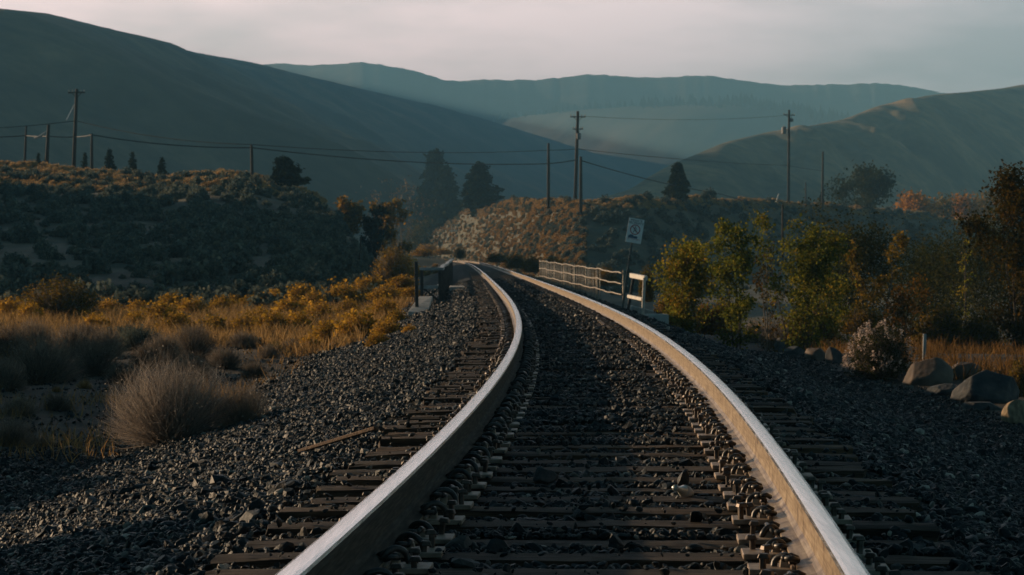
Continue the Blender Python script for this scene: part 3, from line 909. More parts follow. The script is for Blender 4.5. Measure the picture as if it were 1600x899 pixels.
def limb_path(a, d, L, n, wob, up=0.0):
    pts = [Vector(a)]; d = Vector(d).normalized()
    for i in range(n):
        d = (d + Vector((random.gauss(0, wob), random.gauss(0, wob), random.gauss(0, wob) + up))).normalized()
        pts.append(pts[-1] + d * (L / n))
    return pts


def leafy_tree(name, loc, h, w, label, cat, leafmat='poplar', barkmat='bark', n_leaf=2600, leaf=0.075, upright=1.0, stems=1, group=None, bare=0.04, seed=0, spread_low=0.12, clump=0.12, lean=0.0):
    """trunk and limbs as one mesh, crown of separate leaves as another"""
    random.seed(1000 + seed)
    root = empty(name, loc, 0, label, cat, group)
    mb = MB(); tips = []; wt = []
    for s in range(stems):
        base = Vector((random.gauss(0, 0.05 * w) if stems > 1 else 0, random.gauss(0, 0.05 * w) if stems > 1 else 0, -0.15))
        hh = h * (random.uniform(0.72, 1.0) if s else 1.0)
        tr = limb_path(base, (random.gauss(0, 0.10) + lean if stems > 1 else lean, random.gauss(0, 0.08), 1), hh * 0.97, 9, 0.045, 0.05)
        r0 = max(0.012, h * 0.013 / math.sqrt(stems))
        mb.tube(tr, [r0 * (1 - 0.85 * i / 9) for i in range(10)], 6)
        nl = max(7, int(16 / stems))
        for j in range(nl):
            t = bare + (0.97 - bare) * (j + random.random()) / nl
            i0 = min(int(t * 9), 8); pbase = tr[i0].lerp(tr[i0 + 1], t * 9 - i0)
            ang = random.uniform(0, 2 * math.pi)
            prof = math.sin(math.pi * min(1.0, (0.16 + 0.84 * (t - bare) / (1 - bare)))) ** 0.7 + 0.12
            L = w * 0.52 * prof * random.uniform(0.65, 1.15)
            lp = limb_path(pbase, (math.cos(ang), math.sin(ang), upright * random.uniform(0.6, 1.2)), L * math.sqrt(1 + upright ** 2 * 0.6), 5, 0.14, 0.05)
            mb.tube(lp, [r0 * 0.4 * (1 - t * 0.6) * (1 - 0.8 * q / 5) for q in range(6)], 4)
            for q in range(1, 6):
                tips.append(lp[q]); wt.append(0.5 + q * 0.35)
            for _ in range(2):
                q = random.randint(2, 4)
                sp = limb_path(lp[q], (random.gauss(0, 1), random.gauss(0, 1), 0.4 + 0.6 * upright), L * 0.4, 3, 0.2)
                mb.tube(sp, [r0 * 0.14, r0 * 0.1, r0 * 0.07, r0 * 0.03], 3)
                for q in sp[1:]:
                    tips.append(q); wt.append(1.3)
        tips.append(tr[-1]); wt.append(2.0); tips.append(tr[-2]); wt.append(1.5)
    mb.build('trunk', M[barkmat], root, smooth=True)
    T = np.array([p[:] for p in tips]); wt = np.array(wt) * rng.uniform(0.15, 1.6, len(wt)); wt /= wt.sum()
    ii = rng.choice(len(T), n_leaf, p=wt)
    P = T[ii] + rng.normal(size=(n_leaf, 3)) * np.array([clump * w, clump * w, clump * 0.8 * w])
    P = P[P[:, 2] > 0.05]
    V, q = leaves(P, leaf, 1.35, 0.3)
    link('crown', np_mesh('crown', V, [q], M[leafmat]), root)
    return root


def conifer(name, loc, h, w, label, cat='tree', group=None, n=1500, seed=0, open_=0.0, mat='needle', power=0.75, base=0.06, leafsz=None):
    random.seed(2000 + seed)
    root = empty(name, loc, 0, label, cat, group)
    mb = MB()
    mb.tube([(0, 0, -0.3), (0.01 * h, 0, h * 0.5), (0, 0, h * 0.98)], [h * 0.016, h * 0.010, h * 0.002], 6)
    Ps, Ds = [], []
    nb = int(40 + h * 8); n = int(n * 2.4)
    for j in range(nb):
        t = base + (1 - base) * ((j + random.random()) / nb)
        ang = j * 2.4 + random.gauss(0, 0.4)
        if random.random() < open_: continue
        L = 0.5 * w * ((1 - t) ** power) * random.uniform(0.5, 1.2) * (0.75 + 0.25 * min(1, (t - base) / 0.12)) + 0.02 * w
        d = Vector((math.cos(ang), math.sin(ang), random.uniform(-0.22, 0.2)))
        a = Vector((0, 0, t * h)); b = a + d * L
        mb.tube([a, b], [h * 0.004, h * 0.001], 3, cap=False)
        m = max(4, int(n / nb * (0.35 + 1.4 * L / (0.5 * w))))
        f = rng.uniform(0.12, 1.05, m) ** 0.75
        wd = 0.20 * w * (0.35 + 0.65 * (1 - f)) * (0.5 + 0.5 * L / (0.5 * w))
        P = np.array(a)[None] + f[:, None] * np.array(d * L)[None] + rng.normal(size=(m, 3)) * wd[:, None] * np.array([0.7, 0.7, 0.42])
        Ps.append(P); Ds.append(np.tile(np.array(d), (m, 1)))
    P = np.concatenate(Ps); D = np.concatenate(Ds)
    mb.build('trunk', M['bark'], root)
    V, q = leaves(P, leafsz or 0.06 * w, 2.0, 0.1, D, 0.8)
    link('crown', np_mesh('crown', V, [q], M[mat]), root)
    return root


def shrub_mesh(w, h, n, mat, blade=0.02, bend=0.2, seed=0, base_r=0.18, spread=1.0, leaf_n=0, leaf=0.05, leafmat=None, lift=0.0):
    """a dome of fine twigs (and leaves near their tips)"""
    th = rng.uniform(0, 2 * math.pi, n); el = np.arccos(rng.uniform(0.02, 1, n) ** 0.75)
    lum = 1 + 0.16 * fbm(th * 1.4, el * 2.6, seed, 3)
    rad = rng.uniform(0.62, 1.0, n) ** 0.7 * lum
    tip = np.stack([np.cos(th) * np.sin(el) * w / 2 * rad * spread, np.sin(th) * np.sin(el) * w / 2 * rad * spread, np.cos(el) * h * rad + lift * h], -1)
    b0 = tip * np.array([base_r, base_r, 0.0]) + rng.normal(size=(n, 3)) * np.array([0.03 * w, 0.03 * w, 0])
    start = b0 + (tip - b0) * (rng.uniform(0, 0.5, n) ** 1.2)[:, None]
    parts = [blades(start, tip, blade, bend)]
    mats = [M[mat]]
    V, faces = merge(parts)
    midx = None
    if leaf_n:
        ii = rng.integers(0, n, leaf_n)
        f = rng.uniform(0.5, 1.03, leaf_n)[:, None]
        P = start[ii] + (tip[ii] - start[ii]) * f + rng.normal(size=(leaf_n, 3)) * 0.035 * w
        P[:, 2] = np.clip(P[:, 2], 0.02, None)
        V2, q2 = leaves(P, leaf, 1.5)
        off = len(V)
        n4, n3 = len(faces[0]), len(faces[1])
        V = np.concatenate([V, V2])
        faces = [faces[0], faces[1], q2 + off]
        midx = np.concatenate([np.zeros(n4 + n3), np.ones(len(q2))])
        mats.append(M[leafmat or mat])
    return np_mesh('shrub', V, faces, mats, midx)


# ------------------------------------------------------------------ hillside scrub: the largest as things, the rest as one cover
hill_proto = [shrub_mesh(1.0, 0.62, 150, 'sage', 0.028, 0.25, s, leaf_n=420, leaf=0.085, leafmat='sage') for s in range(6)]
straw_proto = [shrub_mesh(1.0, 0.55, 170, 'straw', 0.026, 0.25, s, leaf_n=260, leaf=0.075, leafmat='straw') for s in range(3)]


def mesh_arrays(me):
    V = np.empty(len(me.vertices) * 3); me.vertices.foreach_get('co', V); V = V.reshape(-1, 3)
    L = np.empty(len(me.loops), np.int32); me.loops.foreach_get('vertex_index', L)
    tot = np.empty(len(me.polygons), np.int32); me.polygons.foreach_get('loop_total', tot)
    st = np.empty(len(me.polygons), np.int32); me.polygons.foreach_get('loop_start', st)
    out = []
    for kf in (3, 4):
        s = st[tot == kf]
        out.append(L[s[:, None] + np.arange(kf)])
    return V, out[0], out[1]


def cover(name, pts, sizes, protos, mat, label):
    Vs, F3, F4, base = [], [], [], 0
    arr = [mesh_arrays(m) for m in protos]
    for i, (p, s) in enumerate(zip(pts, sizes)):
        V, f3, f4 = arr[i % len(arr)]
        a = random.uniform(0, 6.28); ca_, sa = math.cos(a), math.sin(a)
        W = np.stack([V[:, 0] * ca_ - V[:, 1] * sa, V[:, 0] * sa + V[:, 1] * ca_, V[:, 2] * random.uniform(0.8, 1.2)], -1) * s + p
        Vs.append(W); F3.append(f3 + base); F4.append(f4 + base); base += len(V)
    o = link(name, np_mesh(name, np.concatenate(Vs), [np.concatenate(F4), np.concatenate(F3)], mat))
    return tag(o, label, kind='stuff')


def scrub_points(n, u0, u1, y0, y1, seed):
    u = rng.uniform(u0, u1, n); Y = np.sqrt(rng.uniform(y0 ** 2, y1 ** 2, n)); X = u * Y
    d = np.abs(X - tx(Y)); k = d > 3.4
    k &= fbm(X / 9, Y / 12, seed, 3) > -0.75 + 0.4 * rng.random(n)
    X, Y = X[k], Y[k]
    return np.stack([X, Y, terrain(X, Y) - 0.04], -1)


PL = scrub_points(1350, -0.215, -0.052, 88, 226, 91)
sL = rng.uniform(0.5, 1.25, len(PL)) ** 1.5 * 1.15
PM = scrub_points(1300, -0.035, 0.215, 190, 470, 92)
sM = rng.uniform(0.6, 1.4, len(PM))
km = PM[:, 1] < np.interp(PM[:, 0] / PM[:, 1], M_PX, M_YR) + 6
PM, sM = PM[km], sM[km]


def px_of(P):
    return 800 + P[:, 0] / P[:, 1] * F


def sunny(P):
    """on the side of the right hill that is dry straw"""
    return (px_of(P) < 900)


def scrub_things(P, s, k, name, label, cat, group, protos):
    order = np.argsort(-(s / P[:, 1]))
    for j in order[:k]:
        o = link(name, protos[j % len(protos)], None, P[j], (0, 0, random.uniform(0, 6.28)), (s[j], s[j], s[j] * random.uniform(0.8, 1.2)))
        tag(o, label, cat, group)
    return P[order[k:]], s[order[k:]]


P_, s_ = scrub_things(PL, sL, 150, 'sagebrush', 'low grey-green sagebrush on the shaded hillside left of the track', 'shrub', 'sagebrush on the left hillside', hill_proto)
cover('hillside_scrub', P_, s_, hill_proto, M['sage'], 'grey-green scrub covering the left hillside')
mk = sunny(PM) & (fbm(PM[:, 0] / 5, PM[:, 1] / 5, 5) > -0.15)
Pa, sa_ = PM[~mk], sM[~mk]
P_, s_ = scrub_things(Pa, sa_, 110, 'sagebrush', 'low grey-green sagebrush on the bank beyond the bridge', 'shrub', 'sagebrush on the bank beyond the bridge', hill_proto)
cover('bank_scrub', P_, s_, hill_proto, M['sage'], 'grey-green scrub covering the bank beyond the bridge')
cover('bank_grass', PM[mk], sM[mk] * 0.8, straw_proto, M['straw'], 'sunlit dry grass tufts on the bank beyond the bridge')
n = 4600
uq = rng.uniform(float(pxu(640)), float(pxu(915)), n); Yq = np.interp(uq, M_PX, M_YR) - np.interp(uq, M_PX, M_W) * rng.uniform(-0.05, 1.05, n); Xq = uq * Yq
kq = (np.abs(Xq - tx(Yq)) > 3.2) & (fbm(Xq / 4, Yq / 9, 93, 3) > -0.6)
Xq, Yq = Xq[kq], Yq[kq]
PF = np.stack([Xq, Yq, terrain(Xq, Yq) - 0.04], -1)
nf_ = int(len(PF) * 0.74)
cover('flank_grass', PF[:nf_], rng.uniform(0.4, 1.0, nf_), straw_proto, M['straw'], 'sunlit dry grass on the flank of the bank beyond the bridge')
cover('flank_scrub', PF[nf_:], rng.uniform(0.45, 1.2, len(PF) - nf_), hill_proto, M['sage'], 'olive scrub on the flank of the bank beyond the bridge')
n = 380
uq = rng.uniform(float(pxu(900)), float(pxu(1560)), n); Yq = np.interp(uq, M_PX, M_YR) - np.interp(uq, M_PX, M_W) * rng.uniform(0.0, 1.0, n); Xq = uq * Yq
PG = np.stack([Xq, Yq, terrain(Xq, Yq) - 0.04], -1)
cover('slope_scrub', PG, rng.uniform(0.5, 1.2, n) ** 1.5 * 1.6, hill_proto, M['sage'], 'grey-green scrub on the shaded slope of the bank beyond the bridge')
# dry grass along the two crests
n = 1900
u = rng.uniform(-0.21, -0.075, n); Yc = rng.uniform(208, 246, n); Xc = u * Yc
c1 = np.stack([Xc, Yc, terrain(Xc, Yc) - 0.03], -1)
u = rng.uniform(-0.02, 0.2, n); Yc = np.interp(u, M_PX, M_YR) + rng.uniform(-7, 5, n); Xc = u * Yc
c2 = np.stack([Xc, Yc, terrain(Xc, Yc) - 0.03], -1)
cover('crest_grass', np.concatenate([c1, c2]), rng.uniform(0.45, 1.0, 2 * n), straw_proto, M['palestraw'], 'dry golden grass along the hill crests')

# ------------------------------------------------------------------ dry grass of the left field and right verge
def grass_at(n_tuft, fn, per, h0, h1, width, lean=0.35):
    P = fn(n_tuft)
    n = len(P) * per
    B = np.repeat(P, per, 0) + rng.normal(size=(n, 3)) * np.array([0.10, 0.10, 0])
    H = np.repeat(rng.uniform(h0, h1, len(P)), per) * rng.uniform(0.6, 1.1, n)
    D = rng.normal(size=(n, 3)) * lean; D[:, 2] = 1
    T = B + D * H[:, None]
    return blades(B, T, width, 0.18)


def left_field(n):
    Y = np.sqrt(rng.uniform(48 ** 2, 100 ** 2, n)); u = rng.uniform(-0.215, -0.02, n); X = u * Y
    d = X - tx(Y); k = (d < -3.6) & (fbm(X / 3.2, Y / 4.5, 15, 3) > -0.30 + 0.9 * sstep(84, 100, Y) + 0.45 * (1 - sstep(48, 58, Y)))
    X, Y = X[k], Y[k]
    return np.stack([X, Y, terrain(X, Y) - 0.02], -1)


def left_near(n):
    Y = rng.uniform(22, 50, n); u = rng.uniform(-0.215, -0.05, n); X = u * Y
    d = X - tx(Y); k = (d < -4.3) & (fbm(X / 1.6, Y / 2.5, 16, 3) > 0.05)
    X, Y = X[k], Y[k]
    return np.stack([X, Y, terrain(X, Y) - 0.02], -1)


def right_verge(n):
    Y = rng.uniform(35, 75, n); u = rng.uniform(0.08, 0.215, n); X = u * Y
    d = X - tx(Y); k = (d > 5.6) & (fbm(X / 2, Y / 3, 18, 3) > -0.1)
    X, Y = X[k], Y[k]
    return np.stack([X, Y, terrain(X, Y) - 0.02], -1)


V, faces = merge([grass_at(9500, left_field, 7, 0.15, 0.50, 0.020), grass_at(900, left_near, 7, 0.10, 0.30, 0.010)])
tag(link('dry_grass', np_mesh('dry_grass', V, faces, M['straw'])), 'dry golden grass across the field left of the track', kind='stuff')
V, faces = merge([grass_at(3500, right_verge, 7, 0.15, 0.45, 0.018)])
tag(link('verge_grass', np_mesh('verge_grass', V, faces, M['dimstraw'])), 'dim dry grass beyond the boulders on the right', kind='stuff')

# ------------------------------------------------------------------ shrubs of the left field
rb_proto = [shrub_mesh(1.0, 0.75, 420, 'straw', 0.014, 0.25, s, leaf_n=900, leaf=0.045, leafmat='rabbit') for s in range(4)]
rab = [(300, 500, 60), (345, 492, 50), (362, 488, 34), (405, 505, 58), (455, 500, 66), (500, 505, 52), (545, 500, 60), (600, 500, 54), (575, 470, 54), (535, 482, 66), (492, 486, 44), (250, 508, 60), (150, 520, 60),
       (425, 525, 70), (515, 538, 60), (560, 530, 66), (605, 525, 56), (335, 522, 64), (210, 515, 50), (620, 505, 40),
       (170, 492, 52), (215, 490, 44), (265, 488, 56), (310, 484, 40), (395, 486, 50), (425, 484, 60), (470, 480, 54), (515, 484, 46), (550, 476, 56), (590, 472, 50), (612, 480, 44), (365, 478, 40), (355, 484, 30), (130, 500, 46), (45, 505, 56), (12, 500, 50), (610, 462, 40), (625, 470, 44),
       (275, 520, 64), (385, 522, 58), (465, 522, 54), (590, 540, 50), (540, 515, 48), (485, 545, 44), (640, 520, 30)]
random.shuffle(rab)
for i, (px, py, wpx) in enumerate(rab):
    p = hit(px, py); s = wpx / F * p.y * random.uniform(0.85, 1.25)
    o = link('rabbitbrush', rb_proto[i % 4], None, p - Vector((0, 0, 0.05)), (0, 0, i * 1.3), (s, s, s * random.uniform(0.75, 1.05)))
    tag(o, 'golden rabbitbrush in the dry grass between the sagebrush slope and the gravel', 'shrub', 'rabbitbrush in the left field')

def shrub(name, px, py, wpx, hpx, me, label, group=None, y=None):
    p = hit(px, py) if y is None else at(px, py, y)
    w = wpx / F * p.y; h = hpx / F * p.y
    o = link(name, me, None, p - Vector((0, 0, 0.04)), (0, 0, random.uniform(0, 6)), (w, w, h))
    return tag(o, label, 'shrub', group)


fg = shrub_mesh(1.0, 1.0, 3000, 'palewig', 0.0036, 0.22, 3, base_r=0.05, leaf_n=1500, leaf=0.009, leafmat='palewig')
shrub('dry_brush', 268, 690, 268, 165, fg, 'large pale brittle twiggy bush at the gravel edge, nearest the camera')
fg2 = shrub_mesh(1.0, 1.0, 1300, 'twig', 0.005, 0.16, 4, base_r=0.06, leaf_n=900, leaf=0.014, leafmat='twig')
shrub('dry_brush', 375, 665, 130, 90, fg2, 'smaller grey twiggy bush touching the right flank of the large dry bush')
shrub('dry_brush', 62, 600, 190, 105, fg2, 'brown twiggy bush by the left edge of the photo below the rounded green bush')
shrub('dry_brush', 20, 700, 110, 70, fg2, 'low dark dry bush cut by the left edge of the photo')
shrub('dry_brush', 150, 585, 120, 80, fg2, 'brown twiggy bush just behind the large dry bush')
shrub('dry_brush', 300, 560, 110, 70, fg2, 'brown twiggy bush in front of the blue-green sagebrush')
brush_proto = [shrub_mesh(1.0, 1.0, 1100, 'twig', 0.010, 0.18, 60 + q_, base_r=0.08, leaf_n=500, leaf=0.018, leafmat='twig') for q_ in range(4)]
for i, (px, py, w, h) in enumerate(((15, 560, 90, 70), (50, 545, 100, 60), (110, 560, 110, 66), (165, 560, 90, 60), (255, 565, 90, 56), (350, 575, 80, 46), (395, 590, 60, 36), (190, 600, 80, 44), (90, 640, 70, 34), (30, 650, 80, 44), (420, 560, 50, 30),
                                    (300, 590, 90, 50), (10, 610, 90, 66), (135, 535, 80, 40), (300, 540, 80, 40), (380, 545, 70, 36), (70, 575, 90, 50), (455, 548, 46, 26), (60, 700, 60, 28), (230, 575, 80, 50))):
    shrub('dry_brush', px, py, w, h, brush_proto[i % 4], 'low brown twiggy brush among the many between the large dry bush and the orange grass', 'low brown brush on the near left dirt')
for i, (px, py, w, h) in enumerate(((335, 505, 50, 26), (440, 515, 56, 26), (505, 522, 46, 22), (555, 495, 44, 22), (280, 500, 50, 24), (180, 525, 60, 30), (520, 500, 40, 20), (400, 540, 50, 24), (600, 488, 40, 22), (470, 505, 40, 20))):
    shrub('sagebrush', px, py, w, h, hill_proto[i % 6], 'dull grey-green sagebrush scattered in the golden field left of the track', 'sagebrush in the golden field')
sg = shrub_mesh(1.0, 1.0, 1500, 'sage', 0.009, 0.12, 5, base_r=0.3, leaf_n=1600, leaf=0.022, leafmat='sage')
shrub('sagebrush', 215, 548, 100, 50, sg, 'upright blue-green sagebrush tuft amid orange grass')
rbush = shrub_mesh(1.0, 1.0, 700, 'twig', 0.012, 0.2, 6, leaf_n=5200, leaf=0.022, leafmat='yellowgreen')
shrub('round_bush', 95, 500, 150, 76, rbush, 'big rounded dark green bush with a golden rim, alone in the left field')
shrub('round_bush', 612, 452, 78, 78, rbush, 'rounded olive and orange bush beside the far end of the left railing', y=112)
shrub('round_bush', 572, 478, 50, 36, rbush, 'small olive bush on the bank left of the dark post')
tb = shrub_mesh(1.0, 1.0, 300, 'straw', 0.02, 0.2, 7, leaf_n=300, leaf=0.03, leafmat='straw')
shrub('grass_tuft', 88, 612, 22, 16, tb, 'small round straw tuft on the dark dirt, further left of two')
shrub('grass_tuft', 132, 607, 34, 22, tb, 'rim-lit straw tuft touching the large dry bush')
gb = shrub_mesh(1.0, 1.0, 400, 'sage', 0.012, 0.2, 8, leaf_n=1200, leaf=0.03, leafmat='yellowgreen')
shrub('green_shrub', 428, 552, 40, 24, gb, 'small yellow-green shrub at the edge of the left gravel')
shrub('green_shrub', 720, 404, 26, 24, gb, 'small dark green shrub beyond the far curve of the rails', y=230)
for i, (px, py, wp, hp, yy) in enumerate(((806, 419, 44, 26, 165), (832, 425, 38, 30, 150), (776, 410, 40, 18, 200), (866, 430, 50, 34, 150), (905, 440, 60, 30, 140), (945, 446, 50, 34, 132))):
    shrub('golden_bush', px, py, wp, hp, rbush, 'olive-gold bush in the clump behind the far end of the picket fence', 'bushes behind the picket fence', y=yy)

for i, (px, py, wp, hp, yy) in enumerate(((640, 432, 56, 30, 128), (628, 448, 60, 30, 98), (642, 462, 40, 24, 80), (600, 468, 64, 34, 88), (575, 455, 60, 36, 104), (625, 415, 60, 26, 190), (660, 400, 44, 18, 330), (690, 398, 40, 15, 430), (668, 392, 40, 16, 520))):
    shrub('rabbitbrush', px, py, wp, hp, rb_proto[i % 4], 'rusty gold brush heaped beside the left railing and along the bank to the far bend', 'brush along the left railing', y=yy)

# ------------------------------------------------------------------ bridge railing on the left
Y0r, Y1r = 66.0, 136.0
root = empty('bridge_railing', (tx(66) - 2.45, 66, -0.2), 0, 'grey pipe bridge railing with a box end, left of the track', 'railing')
o0 = Vector(root.location)


def rl(Y, off, z): return Vector((float(tx(Y)) + off, Y, z)) - o0


zt = [0.72, 0.78]
posts = list(np.arange(66.0, 136.1, 5.0))
for i, yq in enumerate(posts):
    mb = MB(); mb.beam(rl(yq, -2.30, -0.30), rl(yq, -2.30, 0.64 + (yq - 66) * 0.0016), 0.085, 0.085)
    mb.build('post', M['darkrail'], root)
mb = MB(); mb.beam(rl(66.0, -2.78, -0.30), rl(66.0, -2.78, 0.64), 0.085, 0.085); mb.build('post', M['darkrail'], root)
yl = np.arange(66.0, 136.1, 2.5)
mb = MB()
for a, b in zip(yl[:-1], yl[1:]):
    mb.beam(rl(a, -2.30 + 0.03 * math.sin(a * 0.3), 0.67 + (a - 66) * 0.0016), rl(b + 0.01, -2.30 + 0.03 * math.sin(b * 0.3), 0.67 + (b - 66) * 0.0016), 0.12, 0.07)
mb.beam(rl(65.95, -2.84, 0.67), rl(65.95, -2.24, 0.67), 0.10, 0.072)
mb.build('top_rail', M['greyrail'], root)
mb = MB()
for a, b in zip(yl[:-1], yl[1:]):
    mb.beam(rl(a, -2.36, 0.20), rl(b + 0.01, -2.36, 0.20), 0.05, 0.075)
mb.beam(rl(66.0, -2.84, 0.19), rl(66.0, -2.36, 0.19), 0.06, 0.09)
mb.build('mid_rail', M['greyrail'], root)
mb = MB()
for a, b in zip(yl[:-1], yl[1:]):
    mb.beam(rl(a, -2.40, -0.18), rl(b + 0.01, -2.40, -0.18), 0.03, 0.20)
    mb.tube([rl(a, -2.33, 0.24), rl((a + b) / 2, -2.33, 0.0), rl(b, -2.33, 0.24)], 0.014, 4)
mb.build('kick_board', M['darkrail'], root)
mb = MB(); mb.beam(rl(66.0, -2.78, -0.2), rl(66.0, -2.30, 0.2), 0.04, 0.05); mb.beam(rl(66.03, -2.78, 0.2), rl(66.03, -2.30, -0.2), 0.04, 0.05)
mb.build('brace', M['darkrail'], root)

p = at(652, 466, 63.0)
mb = MB(); mb.beam((p.x, p.y, -0.9), at(650, 409, 63.0), 0.09, 0.09)
tag(mb.build('marker_post', M['darkrail'], bevel=0.006), 'dark slim post standing beside the box end of the left railing', 'post')

mb = MB()
A = [at(655, 463, 64.8), at(676, 463, 64.8), at(668, 489, 62.2), at(637, 487, 62.2)]
low = [Vector((v.x, v.y, v.z - 0.10)) for v in A]; bot = [Vector((v.x, v.y, -1.3)) for v in A]
mb.add(A + low, [(3, 2, 1, 0), (0, 1, 5, 4), (1, 2, 6, 5), (2, 3, 7, 6), (3, 0, 4, 7), (4, 5, 6, 7)])
ex = [at(643, 497, 62.6), at(664, 498, 62.6)]
mb.beam((ex[0].x + .1, 62.9, -0.62), (ex[1].x - .05, 62.9, -0.62), 0.12, 0.55)
tag(mb.build('concrete_pad', M['concrete'], bevel=0.01), 'tilted pale concrete pad at the foot of the left railing', 'concrete slab')
p = hit(716, 452)
mb = MB(); mb.box((0, 0, 0.03), (0.62, 3.6, 0.14), Matrix.Rotation(0.02, 3, 'Z'))
tag(mb.build('concrete_cover', M['concrete'], loc=p + Vector((0, 0, 0.0)), bevel=0.01), 'pale flat concrete cover set in the gravel between railing and left rail', 'concrete slab')

# ------------------------------------------------------------------ picket fence on the right of the bridge
YA, YB = 78.0, 129.0


def fr(t):
    Y = YA + (YB - YA) * t
    a = at(975 + (844 - 975) * t, 473, YA); px_ = 974.0 * (1 - t) + 844.0 * t
    # straight in plan between the two ends
    xa, xb = (974 - 800) / F * YA, (844 - 800) / F * YB
    return Vector((xa + (xb - xa) * t, Y, 0))


def fz(t, f):
    """height on the fence: f = 0 foot, 1 top"""
    b0, b1 = at(975, 473, YA).z, at(844, 440, YB).z; t0, t1 = at(975, 425, YA).z, at(844, 407, YB).z
    return (b0 + (b1 - b0) * t) * (1 - f) + (t0 + (t1 - t0) * t) * f


fo = fr(0); fo.z = fz(0, 0)
root = empty('bridge_fence', fo, 0, 'pale fence of thin pickets with three wavy rails, right of the track', 'fence')
ts = np.linspace(0.0, 1.0, 9)


def fp(t, f, dx=0.0): return Vector((fr(t).x + dx, fr(t).y, fz(t, f))) - fo


tp = [0.0, 0.215, 0.33, 0.46, 0.60, 0.74, 0.88, 1.0]
for t in tp:
    mb = MB(); mb.tube([fp(t, -0.35), fp(t, 1.06)], 0.028, 7); mb.build('post', M['wirefence'], root, smooth=True)
for f in (0.98, 0.63, 0.27):
    pts = []
    for i in range(41):
        t = 0.0 + i / 40
        w = 0.012 * math.sin(i * 2.1 + f * 5) + 0.016 * math.sin(i * 0.9 + f)
        pts.append(fp(t, f + w - 0.05 * max(0, 0.2 - t) * 5 * 0.6, -0.045))
    mb = MB(); mb.tube(pts, 0.023, 6); mb.build('rail', M['wirefence'], root, smooth=True)
for i in range(46):
    t = 0.20 + 0.8 * (i + random.uniform(-0.25, 0.25)) / 46
    mb = MB(); mb.tube([fp(t, -0.2, 0.02), fp(min(t + random.gauss(0, 0.0015), 1), 0.97 + random.gauss(0, 0.02), 0.02)], 0.015, 6)
    mb.build('picket', M['picket'], root, smooth=True)

# railing frame
YH = 66.0
YN = YH - 0.75
a, b = at(986.5, 428, YH), at(1007, 434, YN)
a0, b0 = at(981, 481, YH), at(1004, 487, YN)
root = empty('railing_frame', a0, 0, 'white square railing end frame beside the sign post, right of the track', 'railing')
mb = MB(); mb.beam(a0 - a0 + Vector((0, 0.5, -0.25)), at(990, 433, YH + 0.5) - a0, 0.075, 0.075); mb.build('post', M['darkrail'], root, bevel=0.008)
mb = MB(); mb.beam(b0 - a0 + Vector((0, 0, -0.25)), b - a0, 0.075, 0.10); mb.build('post', M['whiterail'], root, bevel=0.008)
mb = MB(); mb.beam(at(986, 430.5, YH) - a0, at(1009.5, 435, YN) - a0, 0.10, 0.125); mb.build('top_rail', M['whiterail'], root, bevel=0.012)
mb = MB(); mb.beam(at(981.5, 463, YH) - a0, at(1004, 468, YN) - a0, 0.07, 0.09); mb.build('mid_rail', M['whiterail'], root, bevel=0.01)

p = at(1026, 498, 60.0)
mb = MB(); mb.box((0, 0, 0), (0.50, 0.6, 0.5))
tag(mb.build('concrete_block', M['concrete'], loc=(p.x, p.y, p.z - 0.14), rot=(0, 0, 0.1), bevel=0.025), 'squat grey concrete block at the ballast edge below the white frame', 'concrete block')
p = at(1000, 484, 67.5)
mb = MB(); mb.box((0, 0, 0), (0.9, 1.0, 0.5))
tag(mb.build('concrete_footing', M['concrete'], loc=(p.x + 0.12, p.y + 0.6, p.z - 0.24), rot=(0, 0.25, 0.1), bevel=0.03), 'sloping concrete footing behind the white railing frame', 'concrete block')
for i, (px, py, w, dp) in enumerate(((887, 459, 0.22, 0.3), (878, 457, 0.2, 0.25), (862, 451, 0.2, 0.3), (905, 463, 0.3, 0.4))):
    p = at(px, py - 6, 84 - i * 1.0)
    boulder('chunk_of_rubble', (p.x, p.y, p.z), (w, dp, 0.14), i * 0.7, 'pale broken stone on the ballast edge in front of the picket fence', 'broken stones by the picket fence', 'brown_boulder', 20 + i, 2, 'stone', 0.5)

# ------------------------------------------------------------------ warning sign
YS = 64.5
pb, pt_ = at(973, 478, YS), at(992.5, 345, YS)
root = empty('warning_sign', pb, 0, 'leaning white no-walking sign on a thin post', 'sign')
ax = (pt_ - pb).normalized()
mb = MB(); mb.beam(Vector((0, 0, 0)) - ax * 0.5, pt_ - pb, 0.05, 0.035); mb.build('post', M['signpost'], root)
cen = at(992, 361, YS) - pb + Vector((0, -0.04, 0))
tilt = math.atan2((1003.5 - 981.5) / 1.0 * 0 + 7.0, 38.0)
pan = link('sign_panel', None, root) if False else None
pw, ph = 24.5 / F * YS, 38.0 / F * YS
mb = MB(); mb.box((0, 0, 0), (pw, 0.006, ph))
pan = mb.build('sign_panel', M['signwhite'], root, loc=cen, rot=(0, R(9.5), R(4)), bevel=0.002)


def text_mesh(body, size, mat, name, loc):
    cu = bpy.data.curves.new(name, 'FONT'); cu.body = body; cu.size = size; cu.align_x = 'CENTER'; cu.align_y = 'CENTER'; cu.extrude = 0.0008
    tmp = bpy.data.objects.new(name, cu); C.objects.link(tmp)
    bpy.context.view_layer.update()
    me = bpy.data.meshes.new_from_object(tmp.evaluated_get(bpy.context.evaluated_depsgraph_get()))
    bpy.data.objects.remove(tmp); bpy.data.curves.remove(cu)
    me.materials.clear(); me.materials.append(mat)
    return link(name, me, pan, loc, (math.pi / 2, 0, 0))


text_mesh('PRIVATE', 0.082, M['signblack'], 'lettering', (0.0, -0.0045, 0.262))
text_mesh('PROPERTY', 0.082, M['signblack'], 'lettering', (0.0, -0.0045, 0.195))
